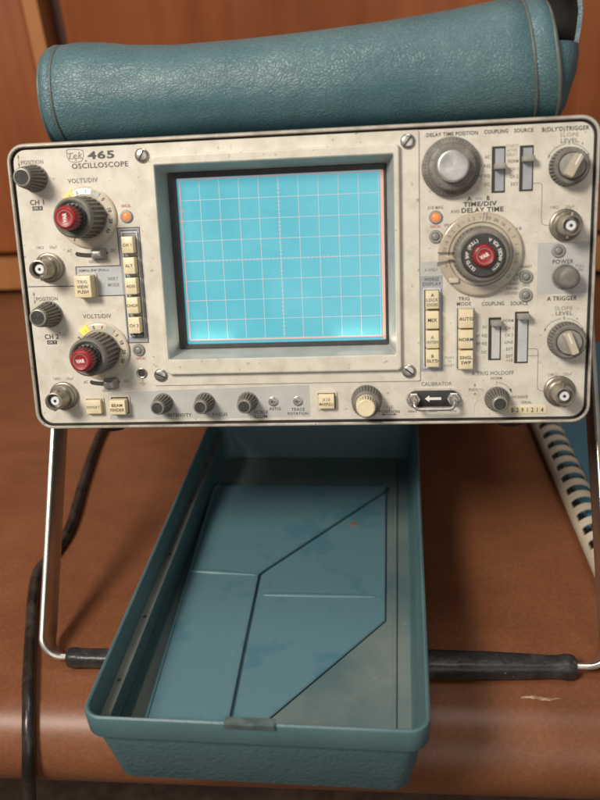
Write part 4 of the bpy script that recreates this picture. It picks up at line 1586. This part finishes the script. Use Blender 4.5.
inn = [pring(0.1235, 0.0622, 0.0384, -0.0005), pring(0.1235, 0.0590, 0.0368, -0.0005, 0.0016), pring(0.06, 0.050, 0.033, -0.0005, 0.002), pring(-0.10, 0.040, 0.028, -0.0005, 0.004)]
b.loft(inn, 'lining_shade', False, True)
body = b.build('pouch_body', pouch, 60)
for u, H, hw, r in ((-0.1437, 0.0515, 0.0336, 0.0011), (-0.1360, 0.0540, 0.0354, 0.0008), (0.1225, 0.0626, 0.0386, 0.0009), (0.1345, 0.0612, 0.0379, 0.0013)):
    l = pring(u * K_, H, hw, -0.0005)
    b = MB()
    n = len(l)
    loops = []
    for j in range(n + 1):
        p = Vector(l[j % n])
        t_ = (Vector(l[(j + 1) % n]) - Vector(l[j - 1 if j else n - 1])).normalized()
        ax_ = Vector((1, 0, 0))
        bx_ = t_.cross(ax_)
        loops.append([tuple(p + ax_ * r * cos(2 * pi * k / 8) + bx_ * r * sin(2 * pi * k / 8)) for k in range(8)])
    b.loft(loops, 'piping', False, False)
    b.build('piping', body, 60)

# unfolded end gusset: closed fold in front, standing rear flap, dark inside
b = MB()


def gsec(h, k):
    """horizontal section of the gusset at height h: from the front seam out and round to the rear seam"""
    t0 = h / 0.062
    s = math.sqrt(max(0.02, 1 - (2 * t0 - 1) ** 2)) ** 0.86
    zf, zr = -0.0005 + 0.037 * s, -0.0005 - 0.037 * s
    out = 0.0140 * (0.25 + 0.65 * min(1, t0 * 2.2)) + k
    e_ = 0.1235 + 0.001 + 0.009 * max(0, 1 - t0)
    return [(e_, zf), (e_ + out * 0.55, zf - 0.004), (e_ + out * 0.9, zf - 0.011), (e_ + out, zf - 0.020), (e_ + out * 0.96, zf - 0.036), (e_ + out * 0.7, zr + 0.012), (e_, zr)]


rows = [(0.002, -0.001), (0.008, 0), (0.016, 0.0), (0.024, 0.0006), (0.032, 0.0012), (0.0365, 0.0016)]
lp = []
for h, k in rows:
    s3 = gsec(h, k)
    lp.append([tuple(p) for p in catmull([(u, h, z) for u, z in s3], 4)])
top_ = [(u - 0.0012, h - 0.0006, z - 0.002) for u, h, z in lp[-1]]
top2 = [(u - 0.0024, h - 0.004, z - 0.003) for u, h, z in lp[-1]]
b.loft(lp + [top_], 'leather_teal', False, False, closed=False)
b.loft([top_, top2], 'lining_shade', False, False, closed=False)
b.build('end_gusset', pouch, 70)
b = MB()
lo, li = [], []
for h, lean in ((0.033, 0.0), (0.040, 0.0004), (0.048, 0.0016), (0.056, 0.0022), (0.064, 0.0012), (0.070, -0.003), (0.073, -0.010)):
    p = catmull([(0.1295 + 0.0140 + lean, h - 0.002, 0.012), (0.1295 + 0.0150 + lean, h, 0.002), (0.1295 + 0.0135 + lean, h, -0.014), (0.1235 + 0.006 + lean * .5, h, -0.030), (0.1230, h - 0.004, -0.034)], 4)
    lo.append([tuple(x) for x in p])
    q_ = catmull([(0.1295 + 0.0118 + lean, h - 0.002, 0.0115), (0.1295 + 0.0128 + lean, h, 0.001), (0.1295 + 0.0115 + lean, h, -0.014), (0.1235 + 0.0045 + lean * .5, h, -0.028), (0.1220, h - 0.004, -0.032)], 4)
    li.append([tuple(x) for x in q_])
b.loft(lo, 'leather_teal', False, False, closed=False)
b.loft(li, 'lining_shade', False, False, closed=False)
b.loft([lo[-1], li[-1]], 'leather_teal', False, False, closed=False)
b.loft([[x[0] for x in lo], [x[0] for x in li]], 'leather_teal', False, False, closed=False)
b.build('end_flap', pouch, 70)

# ================================================================ POWER CORD
b = MB()
rc = 0.0039
pts = [(-0.165, 0.50, rc), (-0.19, 0.42, rc), (-0.205, 0.31, rc), (-0.2085, 0.22, rc), (-0.2025, 0.15, rc), (-0.1945, 0.090, rc), (-0.1965, 0.060, rc), (-0.2015, 0.041, rc), (-0.1955, 0.015, rc), (-0.1885, -0.006, rc), (-0.1795, -0.033, rc), (-0.1707, -0.058, rc)]
for a_, x_ in ((105, -0.1674), (120, -0.1652), (135, -0.1639), (150, -0.1634), (165, -0.1644), (180, -0.1662)):
    pts.append((x_, TE + (TR_ + rc) * cos(radians(a_)), -TR_ + (TR_ + rc) * sin(radians(a_))))
pts += [(-0.1699, -0.0950, -0.052), (-0.176, -0.098, -0.08), (-0.19, -0.10, -0.14), (-0.20, -0.11, -0.30), (-0.20, -0.12, -0.55), (-0.20, -0.13, -0.70), (-0.22, -0.20, -0.735)]
b.tube(catmull(pts, 6), rc, 'cord_black', 14)
cord = b.build('power_cord', None, 60)
tag(cord, 'black power cord running over the table top and hanging down past its front edge', 'cord')

# ================================================================ COMB-BOUND MANUAL
book = empty('comb_bound_manual', (0.1885, 0.0240, 0.0), (0, 0, radians(3.9)))
tag(book, 'blue comb-bound manual with cream plastic spine lying at the right behind the handle', 'book')
BL = 0.324
b = MB()
b.rbox(0.109, BL / 2, 0.212, BL - 0.004, 0.0016, 0.0108, 'paper', 0.001, 0.0002)
b.build('pages', book, 30)
for z0, z1 in ((0.0004, 0.0014), (0.0110, 0.0120)):
    b = MB()
    b.rbox(0.1085, BL / 2, 0.217, BL, z0, z1, 'book_cover', 0.0015, 0.0003)
    b.build('cover', book, 30)
b = MB()
CZ, CR = 0.0100, 0.0110


def arcp(a0, a1, n, r):
    return [(r * cos(radians(a0 + (a1 - a0) * i / n)), CZ + r * sin(radians(a0 + (a1 - a0) * i / n))) for i in range(n + 1)]


def arcsheet(y0, y1, a0, a1, n):
    o_, i_ = arcp(a0, a1, n, CR), arcp(a0, a1, n, CR - 0.0009)
    sec = o_ + i_[::-1]
    b.loft([[(x, y0, z) for x, z in sec], [(x, y1, z) for x, z in sec]], 'comb_plastic')


arcsheet(0.002, BL - 0.002, 150, 262, 14)
pitch = 0.0143
for i in range(21):
    y = 0.012 + pitch * i
    arcsheet(y - 0.0040, y + 0.0026, 60, 152, 9)
    arcsheet(y - 0.0035, y + 0.0021, 14, 61, 5)
    b.box(0.0092, 0.0118, y - 0.0034, y + 0.0034, 0.0119, 0.01206, 'groove')
b.build('comb_spine', book, 40)
